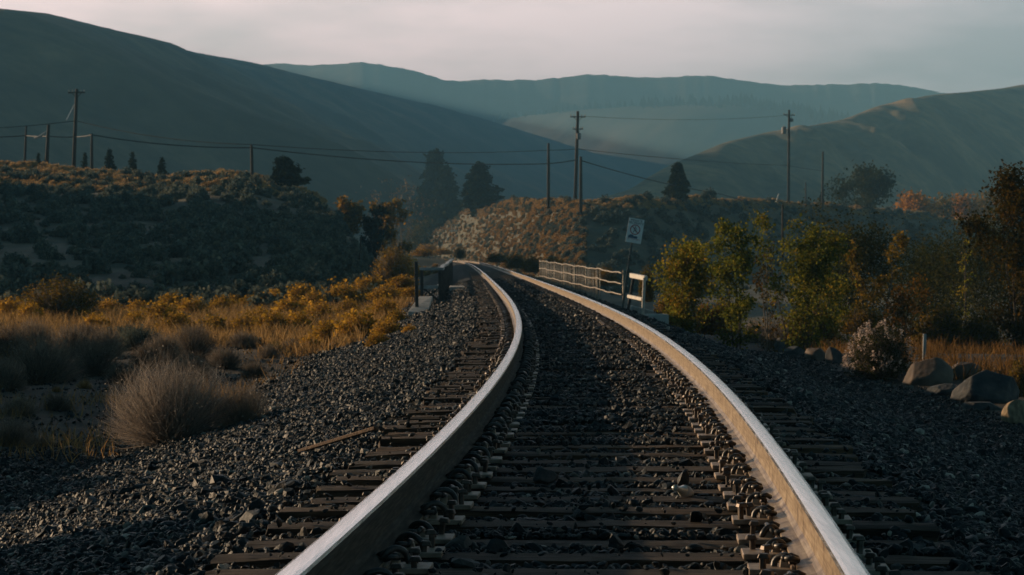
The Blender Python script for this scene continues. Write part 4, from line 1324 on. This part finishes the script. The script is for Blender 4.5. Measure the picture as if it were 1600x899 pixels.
# ring, slash and walking figure
mb = MB(); n = 40
vs = []; r1, r2 = 0.132, 0.110
for i in range(n):
    a = 2 * math.pi * i / n
    for r in (r1, r2):
        vs += [(r * math.cos(a), -0.0045, r * math.sin(a)), (r * math.cos(a), -0.0032, r * math.sin(a))]
fs = []
for i in range(n):
    j = (i + 1) % n; a, b = i * 4, j * 4
    fs += [(a, b, b + 2, a + 2), (a, a + 1, b + 1, b), (a + 2, b + 2, b + 3, a + 3)]
mb.add(vs, fs)
mb.build('ring', M['signred'], pan, loc=(0, 0, 0.03))
mb = MB(); mb.beam((-0.085, -0.0046, 0.085), (0.085, -0.0046, -0.085), 0.0012, 0.02); mb.build('slash', M['signred'], pan, loc=(0, 0, 0.03))
mb = MB()
mb.lathe((0.0, -0.0052, 0.075), [(0.016, -0.0005), (0.016, 0.0005)], 14, rot=Matrix.Rotation(math.pi / 2, 3, 'X'))
for a, b, w in (((0, 0.058), (0.004, -0.005), 0.034), ((0.002, 0.0), (-0.03, -0.045), 0.018), ((-0.03, -0.045), (-0.045, -0.085), 0.015), ((0.004, 0.0), (0.026, -0.045), 0.018), ((0.026, -0.045), (0.036, -0.088), 0.015), ((-0.008, 0.05), (-0.035, 0.005), 0.013), ((0.008, 0.05), (0.035, 0.012), 0.013)):
    mb.beam((a[0], -0.0054, a[1]), (b[0], -0.0054, b[1]), 0.0010, w)
mb.build('walking_figure', M['signblack'], pan, loc=(0, 0, 0.03))
mb = MB(); mb.box((-0.035, -0.0042, -0.165), (0.24, 0.001, 0.060)); mb.box((-0.075, -0.0044, -0.130), (0.10, 0.001, 0.05)); mb.build('emblem', M['signblue'], pan)
text_mesh('NO TRESPASSING', 0.042, M['signred'], 'lettering', (0.01, -0.0048, -0.218))

# ------------------------------------------------------------------ boulders on the right
bl = [(1218, 553, 26, 30, 'boulder', 'rounded dark stone at the near left end of the right-hand rock row'), (1243, 556, 40, 22, 'boulder', 'flat pale blue-grey stone second in the right-hand rock row'),
      (1278, 563, 44, 26, 'brown_boulder', 'broad brownish stone third in the right-hand rock row'), (1305, 567, 32, 30, 'boulder', 'round grey stone by the white-plumed bush'),
      (1290, 551, 46, 20, 'boulder', 'half hidden grey stone behind the brownish stone'), (1322, 572, 12, 6, 'cut_stump', 'tiny sunlit tan stone by the foot of the plumed bush')]
for i, (px, py, w, h, m, lab) in enumerate(bl):
    p = hit(px, py); s = p.y / F
    boulder('rock' if w > 14 else 'small_rock', p, (w * s, w * s * 0.9, h * s * 1.3), i, lab, None, m, 130 + i, 4, 'rock', 0.28, 9)
bl = [(1538, 628, 116, 64, 'boulder', 'largest dark boulder with one sunlit face, near the right edge', 0.75), (1448, 602, 84, 54, 'brown_boulder', 'angular brown boulder between the plumed bush and the largest boulder', 0.8),
      (1470, 618, 66, 26, 'boulder', 'low rounded stone in front of the angular brown boulder', 0.9), (1535, 640, 66, 18, 'boulder', 'flat slab of stone at the foot of the largest boulder', 0.9),
      (1592, 665, 56, 44, 'cut_stump', 'tan cut log end at the right edge of the photo', 0.9), (1418, 596, 40, 22, 'boulder', 'grey stone touching the plumed bush on its right', 0.9), (1500, 590, 70, 34, 'brown_boulder', 'reddish stone behind the low rounded stone', 0.9)]
for i, (px, py, w, h, m, lab, dp) in enumerate(bl):
    p = hit(px, py); s = p.y / F
    boulder('log_end' if 'log' in lab else 'boulder', p, (w * s, w * s * dp, h * s * 1.25), -0.35 + 0.2 * i, lab, None, m, 80 + i, 5, 'log' if 'log' in lab else 'boulder', 0.27, 11 if 'log' not in lab else 3)

# white marker post
p = hit(1443, 572); s = p.y / F
mb = MB(); mb.beam((0, 0, -0.2), (0.02, 0, 50 * s), 0.055, 0.055)
tag(mb.build('white_post', M['greyrail'], loc=p, bevel=0.008), 'short weathered pale post behind the brown boulder', 'post')

# ------------------------------------------------------------------ plants on the right
def ptree(name, px, py, wpx, hpx, Y, lab, **kw):
    p = at(px, py, Y); s = Y / F; h = hpx * s; zt_ = tz(p.x, p.y)
    if zt_ < p.z: h += p.z - zt_; p.z = zt_
    return leafy_tree(name, p, h, wpx * s, lab, 'tree', **kw)


ptree('poplar_sapling', 1083, 524, 96, 138, 62, 'dense bushy green poplar sapling nearest the white railing frame', seed=1, n_leaf=8000, leaf=0.050, stems=4, upright=1.6, clump=0.09)
ptree('poplar_sapling', 1152, 524, 84, 178, 60, 'tall thin poplar sapling with sparse orange lower leaves', seed=2, n_leaf=5500, leaf=0.050, stems=3, upright=1.8, clump=0.08)
ptree('poplar_sapling', 1202, 520, 66, 150, 64, 'half bare grey-stemmed poplar sapling between two fuller ones', seed=3, n_leaf=900, leaf=0.05, stems=3, upright=1.7, barkmat='palebark', leafmat='rust', clump=0.07)
ptree('poplar_sapling', 1252, 530, 100, 196, 62, 'tallest dark green poplar sapling with several pointed tops', seed=4, n_leaf=9500, leaf=0.050, stems=5, upright=2.1, clump=0.075)
ptree('poplar_sapling', 1312, 520, 80, 156, 66, 'yellow-topped poplar sapling right of the tallest one', seed=5, n_leaf=4200, leaf=0.055, stems=2, upright=1.5, leafmat='poplar', clump=0.08)
ptree('poplar_sapling', 1362, 515, 70, 166, 68, 'dark poplar sapling with an orange pointed tip', seed=6, n_leaf=2600, leaf=0.055, stems=2, upright=1.7, leafmat='yellowgreen', clump=0.07)
ptree('poplar_sapling', 1412, 530, 76, 104, 66, 'short orange-leaved sapling beside the plumed bush', seed=7, n_leaf=2400, leaf=0.055, stems=3, upright=1.2, leafmat='rust', clump=0.09)
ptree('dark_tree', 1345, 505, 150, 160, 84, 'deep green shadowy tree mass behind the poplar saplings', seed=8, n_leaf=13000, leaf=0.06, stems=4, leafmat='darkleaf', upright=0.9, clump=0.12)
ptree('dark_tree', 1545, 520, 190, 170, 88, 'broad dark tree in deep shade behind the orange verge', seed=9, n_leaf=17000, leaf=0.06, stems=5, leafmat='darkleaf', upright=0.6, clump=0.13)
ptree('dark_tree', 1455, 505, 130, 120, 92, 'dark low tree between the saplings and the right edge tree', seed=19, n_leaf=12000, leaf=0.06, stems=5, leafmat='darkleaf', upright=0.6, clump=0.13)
ptree('edge_tree', 1592, 540, 110, 290, 58, 'tall orange-leaved tree cut by the right edge', seed=10, n_leaf=11000, leaf=0.055, stems=3, leafmat='rust', upright=1.1, clump=0.10)
ptree('small_sapling', 1506, 440, 34, 78, 70, 'slender sapling with pale lit leaves against the dark trees', seed=11, n_leaf=420, leaf=0.05, stems=1, leafmat='poplar', upright=1.6, clump=0.1)

og = shrub_mesh(1.0, 1.0, 500, 'twig', 0.014, 0.25, 9, leaf_n=3200, leaf=0.035, leafmat='yellowgreen')
og2 = shrub_mesh(1.0, 1.0, 500, 'twig', 0.014, 0.25, 10, leaf_n=2600, leaf=0.035, leafmat='orange')
for (px, py, w, h, me_, lab) in ((1045, 505, 56, 56, og, 'olive shrub just right of the white railing frame'), (1100, 520, 34, 56, og2, 'small orange shrub at the foot of the dense sapling'), (1130, 522, 60, 62, og, 'olive shrub between the first two saplings'),
                               (1010, 470, 30, 62, og, 'tall narrow olive shrub behind the white railing frame'), (1270, 532, 80, 70, og, 'dark olive shrub beneath the tallest sapling'), (1470, 545, 96, 84, og, 'rounded brown-green bush behind the white post'),
                               (1530, 550, 80, 66, og, 'wide dull orange bush beyond the largest boulder'), (1590, 620, 40, 70, og, 'green leafy shrub at the right edge above the log end'), (1350, 520, 80, 50, og, 'low dark shrub behind the plumed bush')):
    shrub('leafy_shrub', px, py, w, h, me_, lab, y=76 if px == 1010 else min(64, hit(px, py).y) if px < 1300 else min(58, hit(px, py).y))
gtuft = shrub_mesh(1.0, 1.0, 900, 'twig', 0.010, 0.2, 11, leaf_n=500, leaf=0.02, leafmat='straw')
shrub('dry_weed', 1228, 545, 110, 60, gtuft, 'hazy pinkish dry weed clump behind the rock row')
shrub('dry_weed', 1180, 535, 60, 44, gtuft, 'small dry weed clump left of the sunflowers')

# plumed bush
pbm = shrub_mesh(1.0, 1.0, 1100, 'twig', 0.010, 0.18, 12, leaf_n=5200, leaf=0.022, leafmat='darkleaf')
p = hit(1376, 592); w = 122 / F * p.y; h = 88 / F * p.y
root = empty('plumed_bush', p, 0, 'round green bush topped with pale fluffy seed heads beside the boulders', 'shrub')
link('foliage', pbm, root, None, None, (w, w, h))
n = 170
th = rng.uniform(0, 6.283, n); el = np.arccos(rng.uniform(0.15, 1, n))
ctr = np.stack([np.cos(th) * np.sin(el) * w * 0.5, np.sin(th) * np.sin(el) * w * 0.5, np.cos(el) * h * 1.02], -1)
ctr = ctr[(ctr[:, 0] < -0.12 * w) | (rng.random(n) < 0.55)]
per = 16; P = np.repeat(ctr, per, 0) + rng.normal(size=(len(ctr) * per, 3)) * np.array([0.014, 0.014, 0.026])
V, q = leaves(P, 0.018, 1.4)
link('seed_heads', np_mesh('seed_heads', V, [q], M['plume']), root)

# sunflowers
p = hit(1205, 535, 5, 70); s = p.y / F
root = empty('sunflower_plant', p, 0, 'wild sunflower plant with small yellow blooms among the saplings', 'flower')
mb = MB(); fl = []
for (fx, fy) in ((1193, 499), (1211, 494), (1205, 505), (1222, 513), (1182, 515), (1233, 526), (1200, 525), (1187, 508)):
    q = at(fx, fy, p.y + random.uniform(-0.4, 0.4)) - p
    mb.tube([(q.x * 0.3, q.y * 0.3, -0.05), (q.x * 0.7, q.y * 0.7, q.z * 0.6), (q.x, q.y, q.z)], [0.008, 0.006, 0.004], 5)
    fl.append(q)
mb.build('stem', M['bark'], root)
for q in fl:
    mb = MB(); r = 2.6 * s
    mb.lathe((0, -0.01, 0), [(r * 0.4, -0.006), (r * 0.45, 0), (r * 0.3, 0.008)], 8, m=1, rot=Matrix.Rotation(math.pi / 2, 3, 'X'))
    for k_ in range(11):
        a = 2 * math.pi * k_ / 11; c_, s__ = math.cos(a), math.sin(a)
        mb.add([(c_ * r * 0.35 - s__ * r * 0.2, 0, s__ * r * 0.35 + c_ * r * 0.2), (c_ * r * 0.35 + s__ * r * 0.2, 0, s__ * r * 0.35 - c_ * r * 0.2), (c_ * r * 1.15, -0.012, s__ * r * 1.15)], [(0, 1, 2)])
    mb.build('bloom', [M['petal'], M['bark']], root, loc=q, rot=(random.gauss(0, 0.3), 0, random.gauss(0, 0.5)))

# ------------------------------------------------------------------ trees of the middle distance
def cpx(name, px, ytop, ybase, wpx, Y, lab, **kw):
    p = at(px, ybase, Y); h = (ybase - ytop) / F * Y; zt_ = tz(p.x, p.y)
    if zt_ < p.z: h += p.z - zt_; p.z = zt_
    return conifer(name, p, h, wpx / F * Y, lab, **kw)


cpx('conifer', 60, 240, 270, 20, 262, 'tiny dark conifer between the two leftmost poles', seed=1, n=700)
cpx('conifer', 133, 239, 271, 22, 262, 'small dark conifer just left of the fourth pole on the left hill', seed=2, n=700)
cpx('conifer', 171, 234, 274, 30, 262, 'broad small conifer right of the fourth pole on the left hill', seed=3, n=900)
cpx('conifer', 207, 239, 277, 26, 262, 'pointed small conifer, third in the row of four on the left hill crest', seed=4, n=800)
cpx('conifer', 253, 247, 279, 27, 262, 'small conifer farthest right in the row on the left hill crest', seed=5, n=800)
cpx('pine_tree', 446, 250, 306, 64, 236, 'ragged dark pine behind the fence at the end of the left hill', seed=6, n=1800, open_=0.25, power=0.30, base=0.15)
cpx('conifer', 681, 238, 352, 76, crest(681) + 12, 'tallest dark green conifer in the group near the far curve', seed=7, n=3000, power=0.62, open_=0.30)
cpx('conifer', 697, 262, 358, 56, crest(697) + 4, 'dark conifer in front of the tallest one, its right half in shade', seed=8, n=2800, power=0.55, open_=0.22)
cpx('conifer', 749, 258, 334, 66, crest(749) + 6, 'bushy conifer with ragged right side, at the right of the group', seed=9, n=2400, power=0.5, open_=0.4)
cpx('conifer', 1059, 256, 307, 46, 322, 'lone spruce on the crest of the bank, right of the twin-armed pole', seed=10, n=1900, power=0.75)
cpx('conifer', 1284, 300, 326, 15, 398, 'tiny dark conifer at the foot of the pole near the leafy tree', seed=11, n=500)
ptree('leafy_tree', 1364, 338, 76, 72, 418, 'spreading dark leafy tree on the crest at the right', seed=12, n_leaf=2600, leaf=0.40, stems=3, leafmat='darkleaf', upright=0.7, clump=0.10)
ptree('leafy_tree', 1318, 330, 50, 46, 410, 'thin low leafy tree left of the spreading one on the crest', seed=13, n_leaf=900, leaf=0.28, stems=3, leafmat='darkleaf', upright=0.8, clump=0.10)
ptree('cypress', 584, 382, 34, 66, 262, 'short dark green cypress beside the orange tree', seed=14, n_leaf=2600, leaf=0.25, stems=3, leafmat='needle', upright=1.5, clump=0.10, bare=0.02)
ptree('autumn_tree', 611, 392, 40, 82, 268, 'yellowing autumn tree beside the dark cypress', seed=15, n_leaf=2600, leaf=0.24, stems=3, leafmat='yellowgreen', upright=1.3, clump=0.10, bare=0.05)
ptree('autumn_tree', 547, 372, 44, 52, 262, 'dull orange low tree at the end of the left hill', seed=16, n_leaf=1500, leaf=0.26, stems=3, leafmat='yellowgreen', upright=1.0, clump=0.11, bare=0.05)
ptree('bare_tree', 632, 362, 70, 86, 350, 'leafless grey tree left of the tallest conifer', seed=17, n_leaf=500, leaf=0.20, stems=6, leafmat='twig', barkmat='palebark', upright=1.7, clump=0.06)
ptree('bare_tree', 592, 352, 46, 56, 370, 'smaller leafless tree above the dark cypress', seed=18, n_leaf=200, leaf=0.2, stems=4, leafmat='twig', barkmat='palebark', upright=1.7, clump=0.06)
ptree('understory_tree', 652, 392, 52, 44, 590, 'olive green low tree below the leafless tree', seed=20, n_leaf=2400, leaf=0.4, stems=4, leafmat='darkleaf', upright=0.9, clump=0.12, bare=0.02)
for i, (px, py, w, h, mt) in enumerate(((1432, 350, 56, 40, 'orange'), (1470, 352, 46, 34, 'yellowgreen'), (1506, 358, 60, 44, 'orange'), (1545, 362, 60, 54, 'yellowgreen'), (1488, 360, 34, 30, 'darkleaf'), (1524, 362, 40, 36, 'darkleaf'))):
    ptree('orchard_tree', px, py, w, h, 486 + 8 * i, ['orange-gold bushy tree at the left end of the row behind the right slope', 'yellow-green bushy tree second in the row behind the right slope', 'brightest orange tree in the middle of the row behind the right slope', 'olive tree at the right end of the row beside the edge tree', 'low dark tree between the yellow-green and brightest orange trees', 'low dark tree right of the brightest orange tree'][i],
          seed=30 + i, n_leaf=1800, leaf=0.42, stems=3, leafmat=mt, upright=0.7, clump=0.13, bare=0.02, group='trees behind the right slope')

# ------------------------------------------------------------------ poles and cables
HL, HM = 240.0, 300.0


def crest(px): return float(np.interp((px - 800) / F, M_PX, M_YR))


def pole(px, yt, yb, Y, lab, arms=(), r=0.16, transformer=None, pxt=None, name='utility_pole'):
    b = at(px, yb, Y); t = at(pxt if pxt is not None else px, yt, Y)
    root = empty(name, b, 0, lab, 'pole', None)
    v = t - b
    mb = MB(); mb.tube([v * -0.15, v * 0.5, v], [r, r * 0.9, r * 0.75], 8)
    mb.build('shaft', M['pole'], root, smooth=True)
    for (py, half, tilt_) in arms:
        c = at((pxt or px), py, Y) - b
        w = half / F * Y
        mb = MB(); mb.beam(c + Vector((-w, -0.12, -tilt_ * w)), c + Vector((w, -0.12, tilt_ * w)), 0.10, 0.12)
        mb.beam(c + Vector((-w * 0.6, -0.12, 0)), c + Vector((0, -0.10, -0.55)), 0.04, 0.05); mb.beam(c + Vector((w * 0.6, -0.12, 0)), c + Vector((0, -0.10, -0.55)), 0.04, 0.05)
        arm = mb.build('crossarm', M['pole'], root)
        for f in (-0.92, -0.5, 0.5, 0.92):
            mb = MB(); mb.lathe(c + Vector((f * w, -0.12, 0.06 + tilt_ * f * w)), [(0.03, 0), (0.035, 0.05), (0.07, 0.08), (0.05, 0.12), (0.075, 0.15), (0.03, 0.22)], 8)
            mb.build('insulator', M['glaze'], arm, smooth=True)
    if transformer:
        for (tx_, ty_, rr, hh) in transformer:
            c = at(tx_, ty_, Y) - b
            mb = MB(); mb.lathe(c, [(rr * 0.85, -hh / 2), (rr, -hh / 2 + 0.05), (rr, hh / 2 - 0.08), (rr * 0.7, hh / 2)], 12); mb.lathe(c + Vector((0, 0, hh / 2)), [(0.05, 0), (0.07, 0.1), (0.03, 0.25)], 8)
            mb.beam(c, (v.x * 0.8, 0, c.z), 0.06, 0.1)
            mb.build('transformer', M['fit'], root, smooth=False)
    return root


pole(38.5, 197, 264, HL + 8, 'thin bare pole, leftmost on the left hill', r=0.13, pxt=41)
pole(72, 195, 274, HL, 'second bare pole from the left, leaning slightly on the left hill', r=0.20, pxt=76)
pole(115, 139, 268, HL + 8, 'tall pole with a high crossarm on the left hill', [(145, 13, 0.02)], r=0.20, pxt=120)
pole(143.5, 209, 272, HL, 'short bare pole between small conifers on the left hill', r=0.15)
pole(395, 226, 318, HL - 6, 'bare pole standing alone at the right end of the left hill', r=0.17, pxt=393)
pole(857, 224, 312, HM - 4, 'bare pole left of the armed pole on the bank', r=0.19)
pole(899, 174, 306, crest(899) + 3, 'tall pole with two crossarms on the bank', [(183, 12, 0.0), (202, 8, 0.0)], r=0.22, transformer=[(904, 213, 0.30, 0.8)], pxt=903)
pole(907.5, 245, 322, HM - 14, 'short stout pole just right of the two-armed pole', r=0.20)
pole(1232, 172, 318, crest(1232), 'tall pole carrying transformers on the right of the bank', [(180, 9, -0.05)], r=0.22, transformer=[(1225, 204, 0.36, 1.1), (1237, 188, 0.26, 0.5)], pxt=1233)
pole(1285, 237, 326, crest(1285) - 6, 'bare pole rising beside the tiny conifer on the right crest', r=0.2, pxt=1286)
pole(1259, 285, 324, crest(1259), 'small low pole between the transformer pole and the bare pole', r=0.12)
pole(1223, 320, 392, 150, 'dim thin pole on the shaded slope behind the poplar saplings', r=0.07)
pole(561, 372, 418, 150, 'slim dark pole in the sagebrush at the foot of the left hill', r=0.06, pxt=564)

cab_n = 0


def cable(pts, Ys, sags, r, lab, n=14):
    """one run of cable over several poles"""
    P = []
    for i in range(len(pts) - 1):
        a, b = at(*pts[i], Ys[i]), at(*pts[i + 1], Ys[i + 1])
        for j in range(n + (i == len(pts) - 2)):
            t = j / n
            q = a.lerp(b, t); q.z -= sags[i] * 4 * t * (1 - t); P.append(q)
    mb = MB(); mb.tube(P, r, 5)
    return tag(mb.build('cable', M['wire'], smooth=True), lab, 'cable')


cable([(-60, 214), (40, 212), (76, 213), (119, 214), (143.5, 211), (394, 231), (857, 256), (902, 250)], [HL, HL + 7.8, HL - .2, HL + 7.8, HL, HL - 6, HM - 4, HM], [0.1, 0.06, 0.06, 0.05, 0.35, 0.6, 0.05], 0.055, 'thick lower black cable strung from pole to pole across the view')
cable([(908, 251), (1125, 303), (1290, 340)], [HM - 14, crest(1125) - 2, crest(1290)], [0.35, 0.3], 0.06, 'black cable sloping down to the right from the short stout pole')
cable([(-60, 202), (119, 189), (393, 226), (858, 235), (903, 233), (1233, 259), (1286, 267)], [HL + 8, HL + 7.8, HL - 6, HM - 4, HM, crest(1233), crest(1286) - 6], [0.15, 0.5, 0.5, 0.04, 0.3, 0.1], 0.035, 'thin upper cable strung above the thick one from pole to pole')
cable([(914, 182), (1232, 180)], [HM, crest(1232)], [0.55], 0.02, 'faint wire between the two tall armed poles')
mb = MB(); a, b = at(116, 164, HL + 8), at(104, 188, HL + 4); mb.tube([a, b], 0.04, 5)
tag(mb.build('guy_wire', M['glaze']), 'short sunlit pale guy strand beside the tall crossarm pole', 'wire')
P = [at(x, y_, HL + 2) for x, y_ in ((53, 216), (58, 215.5), (64, 212.5), (70, 208), (73, 204))]
mb = MB(); mb.tube(P, [0.03, 0.10, 0.12, 0.09, 0.03], 6)  # small pale curved tube near the second pole
tag(mb.build('pale_strip', M['glaze'], smooth=True), 'pale curved strip beside the second pole on the left', 'strip')
a, b = at(60, 268, HL - 1), at(70.5, 250, HL - 1)
mb = MB(); mb.beam(a, b, 0.09, 0.09); tag(mb.build('leaning_stake', M['plank']), 'brown stake leaning beside the second pole on the left', 'stake')
a, b = at(1212, 318, crest(1214) - 1), at(1217, 303, crest(1214) - 1)
mb = MB(); mb.beam(a, b, 0.22, 0.12); tag(mb.build('leaning_stake', M['whiterail']), 'short pale stake left of the transformer pole', 'stake')

# fence at the end of the left hill
root = empty('pasture_fence', at(410, 305, 232), 0, 'short dark post and rail fence below the ragged pine', 'fence')
fo = Vector(root.location)
pp = [(410, 300, 318), (435, 299, 318), (460, 298, 318), (488, 301, 320)]
for (px, a, b) in pp:
    mb = MB(); mb.beam(at(px, b, 232) - fo, at(px, a, 232) - fo, 0.14, 0.14); mb.build('post', M['pole'], root)
mb = MB(); mb.beam(at(435, 297, 232.1) - fo, at(476, 310, 232.1) - fo, 0.06, 0.14); mb.build('rail', M['pole'], root)
mb = MB()
mb.beam(at(400, 311, 232.12) - fo, at(490, 313, 232.12) - fo, 0.05, 0.14); mb.build('rail', M['pole'], root)
p = at(452, 319, 228); mb = MB()
mb.box((0, 0, 0), (2.0, 0.5, 0.40), None, 0, 0.6)
tag(mb.build('tarp_heap', M['tarp'], loc=p, bevel=0.08), 'blue tarp heap on the slope below the short fence', 'tarp')

# white low guard barrier by the far trees
YB_ = hit(714, 363, 150, 690).y - 0.6
root = empty('guard_barrier', at(705, 361, YB_), 0, 'low white barrier of five short posts on the far bank', 'barrier')
fo = Vector(root.location)
for i in range(5):
    px = 705.5 + i * 4.3
    mb = MB(); mb.beam(at(px, 362 - i * 0.2, YB_) - fo, at(px + 0.3, 351.5 - i * 0.2, YB_) - fo, 0.19, 0.19); mb.build('post', M['whiterail'], root)
mb = MB(); mb.beam(at(703, 361.0, YB_ - 0.2) - fo, at(724, 360.2, YB_ - 0.2) - fo, 0.1, 0.32); mb.build('rail', M['whiterail'], root)

# ------------------------------------------------------------------ haze
mb = MB(); mb.box((0, 2660, 145), (13500, 5580, 490))
k = NT('haze_air'); vol = k.n('ShaderNodeVolumePrincipled')
vol.inputs['Color'].default_value = (0.36, 0.73, 1.0, 1); vol.inputs['Density'].default_value = 0.00031; vol.inputs['Anisotropy'].default_value = -0.30
k.l(vol.outputs[0], k.out.inputs['Volume'])
hz = mb.build('haze', k.m); tag(hz, 'pale evening haze over the valley', kind='stuff')

# ------------------------------------------------------------------ sky
W = bpy.data.worlds.new('World'); scene.world = W; W.use_nodes = True
nt = W.node_tree; nt.nodes.clear()


def wn(t, **kw):
    nd = nt.nodes.new(t)
    for a, b in kw.items(): setattr(nd, a, b)
    return nd


out = wn('ShaderNodeOutputWorld'); bg = wn('ShaderNodeBackground'); bg.inputs['Strength'].default_value = 0.10
sky = wn('ShaderNodeTexSky'); sky.sky_type = 'NISHITA'; sky.sun_disc = False
sky.sun_elevation = SUN_EL; sky.sun_rotation = -SUN_AZ
sky.air_density = 1.0; sky.dust_density = 1.2; sky.ozone_density = 1.5
tc = wn('ShaderNodeTexCoord'); sep = wn('ShaderNodeSeparateXYZ'); nt.links.new(tc.outputs['Generated'], sep.inputs[0])
mp = wn('ShaderNodeMapping'); mp.inputs['Scale'].default_value = (1.0, 1.0, 4.0); mp.inputs['Location'].default_value = (0.3, 0, 0.1); nt.links.new(tc.outputs['Generated'], mp.inputs[0])
cn = wn('ShaderNodeTexNoise'); cn.inputs['Scale'].default_value = 5.0; cn.inputs['Detail'].default_value = 7; cn.inputs['Roughness'].default_value = 0.55; nt.links.new(mp.outputs[0], cn.inputs['Vector'])
# veil of thin cloud: thick towards the horizon, open overhead
rz = wn('ShaderNodeValToRGB'); rz.color_ramp.elements[0].position = 0.03; rz.color_ramp.elements[0].color = (0.95,) * 3 + (1,)
rz.color_ramp.elements[1].position = 0.55; rz.color_ramp.elements[1].color = (0.03,) * 3 + (1,)
e_ = rz.color_ramp.elements.new(0.14); e_.color = (0.80,) * 3 + (1,)
e_ = rz.color_ramp.elements.new(0.28); e_.color = (0.22,) * 3 + (1,)
nt.links.new(sep.outputs['Z'], rz.inputs[0])
rc = wn('ShaderNodeValToRGB'); rc.color_ramp.elements[0].position = 0.36; rc.color_ramp.elements[0].color = (0.55,) * 3 + (1,)
rc.color_ramp.elements[1].position = 0.58; rc.color_ramp.elements[1].color = (1,) * 3 + (1,)
nt.links.new(cn.outputs[0], rc.inputs[0])
mm = wn('ShaderNodeMath', operation='MULTIPLY'); nt.links.new(rz.outputs[0], mm.inputs[0]); nt.links.new(rc.outputs[0], mm.inputs[1])
tint = wn('ShaderNodeMix', data_type='RGBA', blend_type='MULTIPLY'); tint.inputs[0].default_value = 1.0; tint.inputs[7].default_value = (0.12, 0.58, 0.60, 1)
nt.links.new(sky.outputs[0], tint.inputs[6])
veil = wn('ShaderNodeMix', data_type='RGBA'); nt.links.new(mm.outputs[0], veil.inputs[0]); nt.links.new(tint.outputs[2], veil.inputs[6])
veil.inputs[7].default_value = (21.0, 14.6, 13.6, 1)
dv = wn('ShaderNodeVectorMath', operation='DOT_PRODUCT'); dv.inputs[1].default_value = (-math.sin(R(25)), math.cos(R(25)), 0.0)
nt.links.new(tc.outputs['Generated'], dv.inputs[0])
gl = wn('ShaderNodeValToRGB'); gl.color_ramp.elements[0].position = 0.0; gl.color_ramp.elements[0].color = (0.050, 0.175, 0.225, 1)
gl.color_ramp.elements[1].position = 1.0; gl.color_ramp.elements[1].color = (1, 1, 1, 1)
e_ = gl.color_ramp.elements.new(0.55); e_.color = (0.018, 0.060, 0.080, 1)
e_ = gl.color_ramp.elements.new(0.85); e_.color = (0.20, 0.33, 0.40, 1)
mr = wn('ShaderNodeMapRange'); mr.inputs['From Min'].default_value = -1; mr.inputs['From Max'].default_value = 1
nt.links.new(dv.outputs['Value'], mr.inputs[0]); nt.links.new(mr.outputs[0], gl.inputs[0])
fin = wn('ShaderNodeMix', data_type='RGBA', blend_type='MULTIPLY'); fin.inputs[0].default_value = 1.0
nt.links.new(veil.outputs[2], fin.inputs[6]); nt.links.new(gl.outputs[0], fin.inputs[7])
nt.links.new(fin.outputs[2], bg.inputs['Color']); nt.links.new(bg.outputs[0], out.inputs[0])

# ------------------------------------------------------------------ render settings
scene.view_settings.view_transform = 'Standard'
scene.view_settings.look = 'None'
scene.view_settings.exposure = 0.75
scene.view_settings.gamma = 1.0
scene.render.engine = 'CYCLES'
scene.cycles.use_denoising = True
scene.cycles.max_bounces = 6
scene.cycles.diffuse_bounces = 2
scene.cycles.glossy_bounces = 2
scene.cycles.transmission_bounces = 2
scene.cycles.volume_bounces = 1
scene.cycles.sample_clamp_indirect = 5.0
